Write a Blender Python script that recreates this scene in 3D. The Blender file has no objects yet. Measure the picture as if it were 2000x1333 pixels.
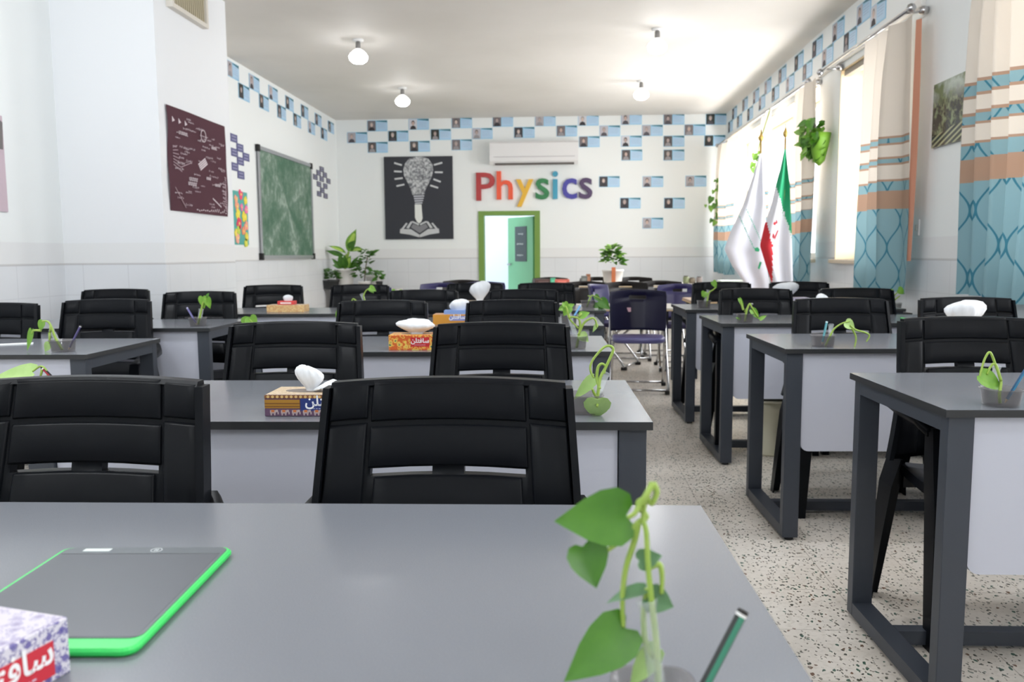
import bpy, bmesh, math, random
from mathutils import Vector, Matrix
PI = math.pi
C = bpy.context.scene.collection
scn = bpy.context.scene

# ------------------------------------------------------------------ camera
FPX, PITCH, ROLL, YAW, CAMH = 1620.0, .1038, -.0062, .062, 1.11
fw = Vector((-math.sin(YAW)*math.cos(PITCH), math.cos(YAW)*math.cos(PITCH), -math.sin(PITCH)))
rt0 = Vector((math.cos(YAW), math.sin(YAW), 0)); up0 = rt0.cross(fw)
rt = rt0*math.cos(ROLL) + up0*math.sin(ROLL); up = rt.cross(fw)
camd = bpy.data.cameras.new('camera'); cam = bpy.data.objects.new('camera', camd); C.objects.link(cam)
m = Matrix((rt, up, -fw)).transposed().to_4x4(); m.translation = (0, 0, CAMH)
cam.matrix_world = m
camd.sensor_width = 22.3; camd.lens = FPX/2000*22.3; camd.clip_start = .05; camd.clip_end = 200
camd.dof.use_dof = True; camd.dof.focus_distance = 1.75; camd.dof.aperture_fstop = 4.5
scn.camera = cam
O = Vector((0, 0, CAMH))
def ray(x, y): return rt*((x-1000)/FPX) + up*((666.5-y)/FPX) + fw
def onz(x, y, z): d = ray(x, y); return O + d*((z-CAMH)/d.z)
def ony(x, y, Y): d = ray(x, y); return O + d*(Y/d.y)
def onx(x, y, X): d = ray(x, y); return O + d*(X/d.x)

# ------------------------------------------------------------------ world, exposure
W = bpy.data.worlds.new('World'); scn.world = W; W.use_nodes = True
bg = W.node_tree.nodes['Background']; bg.inputs[0].default_value = (.93, .96, 1, 1); bg.inputs[1].default_value = 3.0
scn.view_settings.view_transform = 'Standard'; scn.view_settings.look = 'None'
scn.view_settings.gamma = 1; scn.view_settings.use_curve_mapping = False
scn.view_settings.exposure = 0.24
scn.cycles.max_bounces = 10; scn.cycles.diffuse_bounces = 6; scn.cycles.transmission_bounces = 8
scn.cycles.caustics_reflective = False; scn.cycles.caustics_refractive = False
scn.cycles.sample_clamp_indirect = 4.0; scn.cycles.use_denoising = True

XL, XR, YB, YF, ZC = -3.54, 2.46, 13.0, -2.2, 3.21
WT = .34                                            # thickness of the window wall
OPEN = [(-.9, .9), (1.9, 4.75), (6.32, 7.74), (8.33, 12.6)]  # first opening is unseen, added for light near the camera
WZ0, WZ1 = 1.05, 2.72
def arealight(name, loc, rot, sx, sy, power, col):
    l = bpy.data.lights.new(name, 'AREA'); l.shape = 'RECTANGLE'; l.size = sx; l.size_y = sy
    l.energy = power; l.color = col
    o = bpy.data.objects.new(name, l); C.objects.link(o); o.location = loc; o.rotation_euler = rot
for (a, b), pw in zip(OPEN, (11, 18, 40, 60)):       # daylight through each window opening, and added lamps aimed up in place of ground bounce
    arealight('window_daylight', (XR+WT+.25, (a+b)/2, (WZ0+WZ1)/2+.1), (0, PI/2, 0), WZ1-WZ0+.2, b-a, pw*(b-a), (.97, .98, 1))
    arealight('ground_bounce_fill', (XR+WT+.55, (a+b)/2, WZ0+.1), (0, math.radians(128), 0), .9, b-a, pw*.28*(b-a), (1, .91, .80))

# ------------------------------------------------------------------ materials
def lin(c):
    c = c/255
    return c/12.92 if c <= .04045 else ((c+.055)/1.055)**2.4
def L3(rgb): return (lin(rgb[0]), lin(rgb[1]), lin(rgb[2]), 1)
MATS = {}
def M(name, rgb=(200, 200, 200), rough=.5, metal=0, spec=.5, emit=0, alpha=1, trans=0, sub=0, noise=None):
    if name in MATS: return MATS[name]
    m = bpy.data.materials.new(name); m.use_nodes = True; MATS[name] = m
    b = m.node_tree.nodes['Principled BSDF']
    b.inputs['Base Color'].default_value = L3(rgb); b.inputs['Roughness'].default_value = rough
    b.inputs['Metallic'].default_value = metal; b.inputs['Specular IOR Level'].default_value = spec
    if emit: b.inputs['Emission Color'].default_value = L3(rgb); b.inputs['Emission Strength'].default_value = emit
    b.inputs['Alpha'].default_value = alpha; b.inputs['Transmission Weight'].default_value = trans
    if noise:                                       # (scale, second colour, low, high)
        N = Nodes(m)
        f = N.noise(noise[0], 4, coord='Object')
        f = N.ramp(f, noise[2], noise[3])
        N.link(N.mix(f, L3(rgb), L3(noise[1])), b.inputs['Base Color'])
    return m
class Nodes:
    def __init__(s, m): s.t = m.node_tree; s.b = s.t.nodes.get('Principled BSDF')
    def link(s, a, b): s.t.links.new(a, b)
    def n(s, typ, **k):
        x = s.t.nodes.new(typ)
        for a, v in k.items(): setattr(x, a, v)
        return x
    def put(s, sock, v):
        if hasattr(v, 'links'): s.link(v, sock)
        else: sock.default_value = v
    def math(s, op, a, b=0, c=0):
        x = s.n('ShaderNodeMath', operation=op); s.put(x.inputs[0], a); s.put(x.inputs[1], b)
        if op in ('MULTIPLY_ADD', 'COMPARE', 'WRAP', 'SMOOTH_MIN'): s.put(x.inputs[2], c)
        return x.outputs[0]
    def mix(s, f, a, b):
        x = s.n('ShaderNodeMix', data_type='RGBA'); s.put(x.inputs[0], f); s.put(x.inputs[6], a); s.put(x.inputs[7], b)
        return x.outputs[2]
    def ramp(s, f, lo, hi):
        x = s.n('ShaderNodeMapRange'); s.put(x.inputs[0], f); x.inputs[1].default_value = lo; x.inputs[2].default_value = hi
        return x.outputs[0]
    def pos(s):
        g = s.n('ShaderNodeNewGeometry'); sp = s.n('ShaderNodeSeparateXYZ'); s.link(g.outputs['Position'], sp.inputs[0])
        return sp.outputs
    def uv(s):
        g = s.n('ShaderNodeTexCoord'); sp = s.n('ShaderNodeSeparateXYZ'); s.link(g.outputs['UV'], sp.inputs[0])
        return sp.outputs
    def noise(s, scale, det=3, coord=None, rough=.5):
        x = s.n('ShaderNodeTexNoise'); x.inputs['Scale'].default_value = scale; x.inputs['Detail'].default_value = det
        x.inputs['Roughness'].default_value = rough
        g = s.n('ShaderNodeTexCoord'); s.link(g.outputs[coord or 'Object'], x.inputs['Vector'])
        return x.outputs[0]
    def voro(s, scale, out='Distance', coord='Object', feature='F1'):
        x = s.n('ShaderNodeTexVoronoi'); x.feature = feature; x.inputs['Scale'].default_value = scale
        g = s.n('ShaderNodeTexCoord'); s.link(g.outputs[coord], x.inputs['Vector'])
        return x.outputs[out]
    def line(s, v, period, w):                      # 1 on thin lines every period
        f = s.math('FRACT', s.math('DIVIDE', v, period))
        return s.math('LESS_THAN', f, w/period)

# wall: white paint above a tiled dado
def wall_mat(name, paint):
    m = M(name, paint, .55, spec=.3); N = Nodes(m); x, y, z = N.pos()
    h = N.math('ADD', x, y)
    seam = N.math('MAXIMUM', N.line(h, .33, .006), N.line(N.math('ADD', z, .04), .22, .005))
    low = N.math('LESS_THAN', z, 1.06); cap = N.math('COMPARE', z, 1.062, .007)
    band = N.math('COMPARE', z, 1.135, .075)
    seam = N.math('MULTIPLY', seam, low)
    mott = N.noise(1.3, 3)
    tile = N.mix(N.ramp(mott, .35, .7), L3((216, 219, 223)), L3((224, 226, 230)))
    c = N.mix(low, L3(paint), tile); c = N.mix(band, c, L3((227, 228, 229)))
    c = N.mix(N.math('MULTIPLY', seam, .22), c, L3((150, 150, 156)))
    c = N.mix(N.math('MULTIPLY', cap, .45), c, L3((150, 145, 145)))
    N.link(c, N.b.inputs['Base Color'])
    r = N.mix(low, (.55, .55, .55, 1), (.22, .22, .22, 1)); N.link(r, N.b.inputs['Roughness'])
    return m
m_wall = wall_mat('wall_paint', (233, 236, 236))
m_pillar = wall_mat('pillar_paint', (230, 232, 235))
m_ceil = M('ceiling_paint', (224, 220, 215), .65, spec=.15, noise=(.7, (214, 210, 204), .4, .7))
def floor_mat():
    m = M('terrazzo', (206, 200, 190), .28, spec=.45); N = Nodes(m); x, y, z = N.pos()
    base = N.mix(N.ramp(N.noise(1.2, 5), .35, .7), L3((226, 220, 212)), L3((206, 196, 184)))
    base = N.mix(N.math('MULTIPLY', N.ramp(N.noise(60, 3), .5, .75), .35), base, L3((176, 166, 152)))
    def chips(sc, thr, pick, col, base, seed):
        v = N.n('ShaderNodeTexVoronoi'); v.inputs['Scale'].default_value = sc
        g = N.n('ShaderNodeTexCoord'); mp = N.n('ShaderNodeMapping'); mp.inputs['Location'].default_value = (seed, seed*2, 0)
        mp.inputs['Rotation'].default_value = (0, 0, seed); mp.inputs['Scale'].default_value = (1, .6, 1)
        nz = N.n('ShaderNodeTexNoise'); nz.inputs['Scale'].default_value = 45
        N.link(g.outputs['Object'], nz.inputs['Vector'])
        mx = N.n('ShaderNodeMix', data_type='VECTOR'); mx.inputs[0].default_value = .02
        N.link(g.outputs['Object'], mx.inputs[4]); N.link(nz.outputs[1], mx.inputs[5])
        N.link(mx.outputs[1], mp.inputs[0]); N.link(mp.outputs[0], v.inputs['Vector'])
        sp = N.n('ShaderNodeSeparateColor'); N.link(v.outputs['Color'], sp.inputs[0])
        on = N.math('MULTIPLY', N.math('LESS_THAN', v.outputs['Distance'], thr), N.math('LESS_THAN', sp.outputs[0], pick))
        return N.mix(on, base, col)
    base = chips(80, .30, .34, L3((74, 76, 66)), base, 1.3)
    base = chips(60, .27, .26, L3((70, 98, 84)), base, 2.1)
    base = chips(48, .22, .2, L3((110, 84, 66)), base, 4.4)
    base = chips(100, .36, .3, L3((140, 134, 124)), base, 6.2)
    seam = N.math('MAXIMUM', N.line(x, .3, .003), N.line(y, .3, .003))
    base = N.mix(N.math('MULTIPLY', seam, .5), base, L3((120, 110, 98)))
    N.link(base, N.b.inputs['Base Color'])
    return m
m_floor = floor_mat()
m_top = M('desk_laminate', (120, 123, 131), .22, spec=.7, noise=(900, (110, 114, 121), .35, .65))
m_edge = M('desk_edge', (34, 36, 39), .45)
m_frame = M('desk_frame_metal', (54, 59, 68), .42, spec=.4)
m_panel = M('desk_panel_white', (182, 185, 198), .38)
m_black = M('rubber_black', (18, 18, 19), .6)
m_chair = M('chair_plastic', (15, 17, 21), .34, spec=.1)
m_navy = M('navy_plastic', (42, 38, 88), .35)
m_navyd = M('dark_navy_plastic', (18, 17, 44), .35, spec=.25)
m_brown = M('brown_black_plastic', (24, 19, 17), .4, spec=.3)
m_chrome = M('chrome_tube', (190, 190, 192), .22, metal=1)
m_white = M('white_plastic', (232, 232, 232), .35)
m_tissue = M('tissue_paper', (232, 235, 240), .9, spec=.1)
m_glassy = M('glass_tube', (214, 220, 224), .05, alpha=.3)
m_cup = M('smoked_clear_plastic', (120, 116, 118), .12, alpha=.42)
m_water = M('water', (190, 205, 190), .03, alpha=.14)
m_leaf = M('pothos_leaf', (100, 150, 46), .42, noise=(25, (122, 168, 62), .4, .65))
m_leafd = M('dark_leaf', (56, 108, 20), .4, noise=(25, (70, 122, 30), .4, .65))
m_leafp = M('pale_leaf', (154, 188, 112), .5, noise=(25, (168, 198, 126), .4, .65))
m_leafg = M('mint_leaf', (80, 120, 80), .5)
m_stem = M('stem', (150, 176, 82), .5, noise=(60, (140, 170, 70), .4, .6))
m_pot = M('white_ceramic', (240, 238, 236), .3)
m_dark = M('dark_pot', (48, 50, 52), .5)
m_green = M('door_green', (136, 206, 158), .4)
m_gframe = M('door_frame_green', (112, 146, 62), .45)
m_glasspane = M('window_glass', (230, 240, 245), .02, alpha=.12)
m_bulb = M('bulb_glow', (255, 255, 255), .4, emit=34)
m_al = M('aluminium', (186, 188, 192), .35, metal=.7)
def img(rgb, n=None, rough=.6): return M(n or 'print_%d_%d_%d' % rgb, rgb, rough)

# ------------------------------------------------------------------ mesh helpers
class MB:
    def __init__(s): s.bm = bmesh.new(); s.mats = []; s.cur = 0; s.uvl = None
    def mat(s, m):
        if m not in s.mats: s.mats.append(m)
        s.cur = s.mats.index(m); return s
    def face(s, vs, smooth=False):
        try: f = s.bm.faces.new(vs)
        except ValueError: return None
        f.material_index = s.cur; f.smooth = smooth; return f
    def poly(s, pts, smooth=False): return s.face([s.bm.verts.new(p) for p in pts], smooth)
    def hull(s, a, b, smooth=False):               # two loops of the same count, capped
        va = [s.bm.verts.new(p) for p in a]; vb = [s.bm.verts.new(p) for p in b]; n = len(a)
        s.face(va[::-1]); s.face(vb)
        for i in range(n): s.face([va[i], va[(i+1) % n], vb[(i+1) % n], vb[i]], smooth)
    def box(s, x0, x1, y0, y1, z0, z1, bev=0):
        if not bev:
            s.hull([(x0, y0, z0), (x1, y0, z0), (x1, y1, z0), (x0, y1, z0)], [(x0, y0, z1), (x1, y0, z1), (x1, y1, z1), (x0, y1, z1)]); return
        t = bmesh.new(); bmesh.ops.create_cube(t, size=1)
        for v in t.verts: v.co = Vector(((x0+x1)/2+v.co.x*(x1-x0), (y0+y1)/2+v.co.y*(y1-y0), (z0+z1)/2+v.co.z*(z1-z0)))
        bmesh.ops.bevel(t, geom=list(t.edges), offset=bev, segments=2, affect='EDGES', profile=.5)
        s.merge(t)
    def merge(s, t, mtx=None, smooth=None):
        mp = {}
        for v in t.verts: mp[v] = s.bm.verts.new(mtx @ v.co if mtx else v.co)
        for f in t.faces:
            g = s.face([mp[v] for v in f.verts])
            if g: g.smooth = f.smooth if smooth is None else smooth
        t.free()
    def rings(s, rings, cap=True, smooth=True):
        R = [[s.bm.verts.new(p) for p in r] for r in rings]; n = len(R[0])
        for a, b in zip(R, R[1:]):
            for i in range(n): s.face([a[i], a[(i+1) % n], b[(i+1) % n], b[i]], smooth)
        if cap: s.face(R[0][::-1], False); s.face(R[-1], False)
    def tube(s, pts, r, n=8, smooth_path=True, cap=True):
        pts = [Vector(p) for p in pts]
        if smooth_path and len(pts) > 2: pts = spline(pts)
        rs = []; prev = None
        for i, p in enumerate(pts):
            d = (pts[min(i+1, len(pts)-1)] - pts[max(i-1, 0)]).normalized()
            if prev is None:
                a = Vector((0, 0, 1)) if abs(d.z) < .9 else Vector((1, 0, 0)); u = d.cross(a).normalized()
            else: u = (prev - d*prev.dot(d)).normalized()
            prev = u; v = d.cross(u); rr = r(i/(len(pts)-1)) if callable(r) else r
            rs.append([p + (u*math.cos(2*PI*k/n) + v*math.sin(2*PI*k/n))*rr for k in range(n)])
        s.rings(rs, cap)
    def lathe(s, prof, c=(0, 0, 0), n=20, cap=True, sq=None):
        rs = []
        for r, z in prof: rs.append([(c[0]+r*math.cos(2*PI*k/n), c[1]+r*math.sin(2*PI*k/n), c[2]+z) for k in range(n)])
        s.rings(rs, cap)
    def grid(s, P, smooth=True, mf=None, uv=None):
        V = [[s.bm.verts.new(p) for p in row] for row in P]
        if uv and not s.uvl: s.uvl = s.bm.loops.layers.uv.new('UVMap')
        for i in range(len(V)-1):
            for j in range(len(V[0])-1):
                if mf:
                    mm = mf(i, j)
                    if mm is None: continue
                    s.mat(mm)
                f = s.face([V[i][j], V[i][j+1], V[i+1][j+1], V[i+1][j]], smooth)
                if uv and f:
                    for lp, (a, b) in zip(f.loops, ((i, j), (i, j+1), (i+1, j+1), (i+1, j))): lp[s.uvl].uv = uv(a, b)
        return V
    def build(s, name, parent=None, loc=None):
        me = bpy.data.meshes.new(name)
        if parent is None and loc is not None:
            for v in s.bm.verts: v.co -= Vector(loc)
        bmesh.ops.recalc_face_normals(s.bm, faces=list(s.bm.faces)) if not getattr(s, 'keepn', False) else None
        s.bm.to_mesh(me); s.bm.free()
        for m in s.mats: me.materials.append(m)
        o = bpy.data.objects.new(name, me); C.objects.link(o)
        if loc is not None and parent is None: o.location = loc
        if parent: o.parent = parent
        return o
def spline(pts, k=5):
    out = []
    for i in range(len(pts)-1):
        p0, p1, p2, p3 = pts[max(i-1, 0)], pts[i], pts[i+1], pts[min(i+2, len(pts)-1)]
        for j in range(k):
            t = j/k
            out.append(.5*((2*p1) + (p2-p0)*t + (2*p0-5*p1+4*p2-p3)*t*t + (3*p1-p0-3*p2+p3)*t**3))
    out.append(pts[-1]); return out
def tag(o, label, cat, group=None, kind=None):
    if label: o['label'] = label
    if cat: o['category'] = cat
    if group: o['group'] = group
    if kind: o['kind'] = kind
    return o
def thing(name, label, cat, loc=(0, 0, 0), rz=0, group=None):
    o = bpy.data.objects.new(name, None); C.objects.link(o); o.location = loc; o.rotation_euler = (0, 0, rz)
    o.empty_display_size = .1
    return tag(o, label, cat, group)
def struct(o): o['kind'] = 'structure'; return o
def copy_tree(o, parent=None):
    c = o.copy(); C.objects.link(c)
    if parent: c.parent = parent
    for ch in list(o.children): copy_tree(ch, c)
    return c
def wld(parent, p):                                 # world point -> coordinates of a thing that is only moved
    return Vector(p) - parent.location
def text_mesh(body, size, depth, mat, mtx, mb, bold=0):
    c = bpy.data.curves.new('txt', 'FONT'); c.body = body; c.size = size; c.extrude = depth; c.offset = bold
    c.resolution_u = 3; c.align_x = 'CENTER'
    o = bpy.data.objects.new('txt', c)
    me = bpy.data.meshes.new_from_object(o); t = bmesh.new(); t.from_mesh(me)
    bpy.data.objects.remove(o); bpy.data.meshes.remove(me); bpy.data.curves.remove(c)
    mb.mat(mat); mb.merge(t, mtx, False)

# ------------------------------------------------------------------ the room
b = MB().mat(m_floor); b.box(XL-.2, XR+WT+.1, YF-.2, YB+.2, -.1, 0); struct(b.build('floor'))
b = MB().mat(m_ceil); b.box(XL-.2, XR+WT+.1, YF-.2, YB+.2, ZC, ZC+.12); struct(b.build('ceiling'))
b = MB().mat(m_wall); b.box(XL-.2, XL, YF-.2, YB+.2, 0, ZC); struct(b.build('wall_left'))
b = MB().mat(m_wall); b.box(XL, XR+WT, YF-.2, YF, 0, ZC); struct(b.build('wall_front'))
DX0, DX1, DZ = -1.30, -.38, 1.765
b = MB().mat(m_wall)
b.box(XL, DX0, YB, YB+.2, 0, ZC); b.box(DX1, XR+WT, YB, YB+.2, 0, ZC); b.box(DX0, DX1, YB, YB+.2, DZ, ZC)
struct(b.build('wall_back'))
b = MB().mat(m_wall)
b.box(XR, XR+WT, YF, YB, 0, WZ0); b.box(XR, XR+WT, YF, YB, WZ1, ZC)
ys = [YF]+[v for ab in OPEN for v in ab]+[YB]
for i in range(0, len(ys), 2): b.box(XR, XR+WT, ys[i], ys[i+1], WZ0, WZ1)
struct(b.build('wall_right'))
# pillar standing out of the left wall
b = MB().mat(m_pillar); b.box(XL, -2.8, 5.72, 6.97, 0, ZC); struct(b.build('pillar'))
# corridor beyond the door
b = MB().mat(M('corridor_paint', (226, 231, 236), .6))
b.box(-3.2, -3.1, YB+.2, 17, 0, 2.9); b.box(1.5, 1.6, YB+.2, 17, 0, 2.9); b.box(-3.2, 1.6, 16.2, 16.3, 0, 2.9)
b.box(-3.2, 1.6, YB+.2, 16.3, -.1, 0); b.box(-3.2, 1.6, YB+.2, 16.3, 2.9, 3.0)
b.box(-.78, 1.5, 15.0, 15.15, 0, 2.9)
struct(b.build('wall_corridor'))
arealight('corridor_lamp', (-1.4, 14.6, 2.85), (0, 0, 0), 1.2, .3, 60, (.93, .97, 1))
m_sill = M('sill_stone', (206, 190, 168), .4)
m_wf = M('window_frame', (225, 222, 214), .4)
for i, (a, c) in enumerate(OPEN):
    X1 = XR+WT-.09
    f = MB().mat(m_wf)
    f.box(X1, X1+.06, a, c, WZ0, WZ0+.06); f.box(X1, X1+.06, a, c, WZ1-.06, WZ1)
    f.box(X1, X1+.06, a, a+.06, WZ0+.06, WZ1-.06); f.box(X1, X1+.06, c-.06, c, WZ0+.06, WZ1-.06)
    n = max(1, round((c-a)/1.3))
    for k in range(1, n): y = a+(c-a)*k/n; f.box(X1, X1+.06, y-.035, y+.035, WZ0+.06, WZ1-.06)
    fo = struct(f.build('window_%d' % (i+1)))
    g = MB().mat(m_glasspane); g.box(X1+.025, X1+.031, a+.06, c-.06, WZ0+.06, WZ1-.06); g.build('pane', fo)
    s = MB().mat(m_sill); s.box(XR-.05, X1, a-.02, c+.02, WZ0-.035, WZ0, .004); struct(s.build('trim_%d' % (i+1)))
m_rev = M('reveal_sunlit', (232, 212, 176), .6)
for i, (a, c) in enumerate(OPEN):                   # window recess linings, warm sunlight put into their cream colour
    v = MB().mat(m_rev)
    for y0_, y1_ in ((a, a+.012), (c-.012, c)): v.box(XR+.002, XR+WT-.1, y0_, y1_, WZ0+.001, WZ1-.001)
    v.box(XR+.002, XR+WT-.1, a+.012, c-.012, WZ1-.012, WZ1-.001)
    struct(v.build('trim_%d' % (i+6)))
# track above the short window
b = MB().mat(M('track_grey', (150, 142, 130), .5)); b.box(XR+.02, XR+.07, 6.36, 7.7, WZ1-.06, WZ1-.0125); tag(b.build('blind_track'), 'grey metal blind track at the head of the short window', 'blind track')
# pale lintel rail below the cards
b = MB().mat(M('rail_white', (226, 224, 220), .4)); b.box(XR-.035, XR, 6.0, 12.9, 2.775, 2.835, .006)
struct(b.build('trim_5'))
# door frame and the open leaf
d = MB().mat(m_gframe); t = .065
d.box(DX0-.02, DX0+t, YB-.02, YB+.2, 0, DZ+.02); d.box(DX1-t, DX1+.02, YB-.02, YB+.2, 0, DZ+.02); d.box(DX0+t, DX1-t, YB-.02, YB+.2, DZ-t+.02, DZ+.02)
door = struct(d.build('door_1'))
ang = math.radians(180+58+52-60)
hx, hy = DX1-t, YB+.19
leafm = Matrix.Translation((hx, hy, 0)) @ Matrix.Rotation(math.radians(124), 4, 'Z')
q = bmesh.new(); bmesh.ops.create_cube(q, size=1)
for v in q.verts: v.co = Vector((.39+v.co.x*.78, v.co.y*.04+.02, .86+v.co.z*1.7))
l = MB().mat(m_green); l.merge(q, leafm); lf = l.build('door_leaf', door)
q = bmesh.new(); bmesh.ops.create_cube(q, size=1)
for v in q.verts: v.co = Vector((.36+v.co.x*.36, .045+v.co.y*.006, 1.28+v.co.z*.56))
l = MB().mat(img((92, 100, 104))); l.merge(q, leafm); ps = l.build('door_notice', door)
l = MB()
rnd = random.Random(3)
for zz, n in ((1.44, 4), (1.28, 5), (1.1, 5)):
    for k in range(n):
        q = bmesh.new(); bmesh.ops.create_cube(q, size=1)
        for v in q.verts: v.co = Vector((.3+k*.04+v.co.x*.026, .049+v.co.y*.004, zz+v.co.z*.02+rnd.uniform(-.008, .008)))
        l.mat(img((205, 208, 208))); l.merge(q, leafm)
l.build('notice_writing', ps)
l = MB().mat(m_al); q = bmesh.new(); bmesh.ops.create_cube(q, size=1)
for v in q.verts: v.co = Vector((.7+v.co.x*.1, .065+v.co.y*.03, .95+v.co.z*.025))
l.merge(q, leafm); l.build('door_handle', door)

# ------------------------------------------------------------------ ceiling bulbs
def bulb(x, y, label):
    o = thing('ceiling_bulb', label, 'light bulb', (x, y, ZC), 0, 'bare bulbs under the ceiling')
    a = MB().mat(m_white); a.lathe([(.055, 0), (.055, -.015), (.02, -.02)], n=16); a.build('ceiling_rose', o)
    a = MB().mat(M('socket_grey', (120, 118, 116), .5)); a.lathe([(.018, -.02), (.024, -.03), (.026, -.075), (.02, -.09)], n=14); a.build('socket', o)
    a = MB().mat(M('bulb_plastic_glow', (250, 250, 250), .3, emit=1.1)); a.lathe([(.02, -.088), (.05, -.105), (.082, -.135), (.092, -.160)], n=20, cap=False); a.build('bulb_body', o)  # opaque body gets a weak glow so the whole bulb looks lit
    a = MB().mat(m_bulb); a.lathe([(.091, -.1605), (.092, -.168), (.084, -.198), (.055, -.222), (.012, -.232)], n=20); a.build('bulb_dome', o)
for x, y, lb in ((-2.0, 8.25, 'glowing bare bulb on the ceiling, nearer one on the left'), (-2.02, 10.6, 'glowing bare bulb on the ceiling, farther one on the left'),
                 (.88, 8.1, 'glowing bare bulb on the ceiling, nearer one on the right'), (.95, 10.45, 'glowing bare bulb on the ceiling, farther one on the right')):
    bulb(x, y, lb)
def hidden_bulb(x, y, e=36):
    l = bpy.data.lights.new('ceiling_lamp', 'POINT'); l.energy = e; l.shadow_soft_size = .09; l.color = (.90, .95, 1)
    o = bpy.data.objects.new('ceiling_lamp', l); C.objects.link(o); o.location = (x, y, ZC-.2)
for x in (-2.0, .9):
    for y, e in ((3.2, 72), (.8, 44), (-1.2, 34)): hidden_bulb(x, y, e if x < 0 else e*.6)

# ------------------------------------------------------------------ desks
TW, TD, TH = 1.40, .60, .75
def make_desk():
    o = thing('desk', '', 'desk', (0, 0, 0), 0, 'grey two-seat desks')      # origin: floor under the middle
    x0, x1, y0, y1 = -TW/2, TW/2, -TD/2, TD/2
    t = MB().mat(m_edge); t.box(x0, x1, y0, y1, TH-.018, TH-.0006)
    t.mat(m_top); t.box(x0+.0005, x1-.0005, y0+.0005, y1-.0005, TH-.0006, TH, 0); t.build('tabletop', o)
    for s, nm in ((-1, 'frame'), (1, 'frame')):
        xa = x0+.012 if s < 0 else x1-.072; xb = xa+.06
        f = MB().mat(m_frame)
        f.box(xa, xb, y0+.012, y0+.052, .012, TH-.018, .002); f.box(xa, xb, y1-.052, y1-.012, .012, TH-.018, .002)
        f.box(xa+.001, xb-.001, y0+.052, y1-.052, TH-.058, TH-.018); f.box(xa+.001, xb-.001, y0+.052, y1-.052, .012, .052)
        fr = f.build('side_frame', o)
        for yy in (y0+.032, y1-.032):
            r = MB().mat(m_black); r.lathe([(.016, 0), (.018, .004), (.018, .012)], ((xa+xb)/2, yy, 0), 12); r.build('foot', fr)
    r = MB().mat(m_frame); r.box(x0+.072, x1-.072, .06, .1, .012, .052); r.build('stretcher', o)
    # front panel with rounded lower corners
    px0, px1, pz0, pz1, R = x0+.074, x1-.074, .352, TH-.02, .03
    pts = [(px0, pz1), (px0, pz0+R)] + [(px0+R-R*math.cos(a*PI/12), pz0+R-R*math.sin(a*PI/12)) for a in range(1, 6)] + [(px0+R, pz0), (px1-R, pz0)] \
        + [(px1-R+R*math.sin(a*PI/12), pz0+R-R*math.cos(a*PI/12)) for a in range(1, 6)] + [(px1, pz0+R), (px1, pz1)]
    p = MB().mat(m_panel); p.hull([(x, y0+.02, z) for x, z in pts], [(x, y0+.036, z) for x, z in pts]); p.build('modesty_panel', o)
    return o
DESKS = [  # front corner x, y ; side of that corner ; label
    (.213, .575, 1, 'grey desk nearest the camera, with the green-rimmed writing tablet on it'),
    (.193, 1.77, 1, 'grey desk in the middle row carrying the brown and gold tissue box'),
    (.185, 3.075, 1, 'grey desk in the middle row with the orange patterned tissue box on it'),
    (.207, 4.20, 1, 'grey desk in the middle row carrying the ochre tissue box'),
    (.275, 5.33, 1, 'farthest grey desk of the middle row, left of the navy folding chair'),
    (.876, 1.93, -1, 'grey desk nearest the camera on the right, over the aisle'),
    (.835, 3.163, -1, 'grey desk on the right, second from the camera, with the loose white tissue'),
    (.812, 4.32, -1, 'grey desk on the right, third from the camera, carrying a drooping plant cutting'),
    (.787, 5.40, -1, 'farthest grey desk of the right row, beside the blue folding chairs'),
    (-1.77, 2.96, 1, 'grey desk at the left edge with a white paper strip and plant cup'),
    (-1.785, 4.08, 1, 'grey desk on the left in front of the pillar'),
    (-1.06, 5.10, 1, 'grey desk beside the pillar with the red-topped tissue box')]
TROT = .0253
desk0 = make_desk(); DESKO = []
for i, (x, y, s, lb) in enumerate(DESKS):
    o = desk0 if i == 0 else copy_tree(desk0)
    c, sn = math.cos(TROT), math.sin(TROT); lx, ly = -s*TW/2, TD/2
    o.location = (x + lx*c - ly*sn, y + lx*sn + ly*c, 0); o.rotation_euler = (0, 0, TROT); o['label'] = lb; DESKO.append(o)

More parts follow.
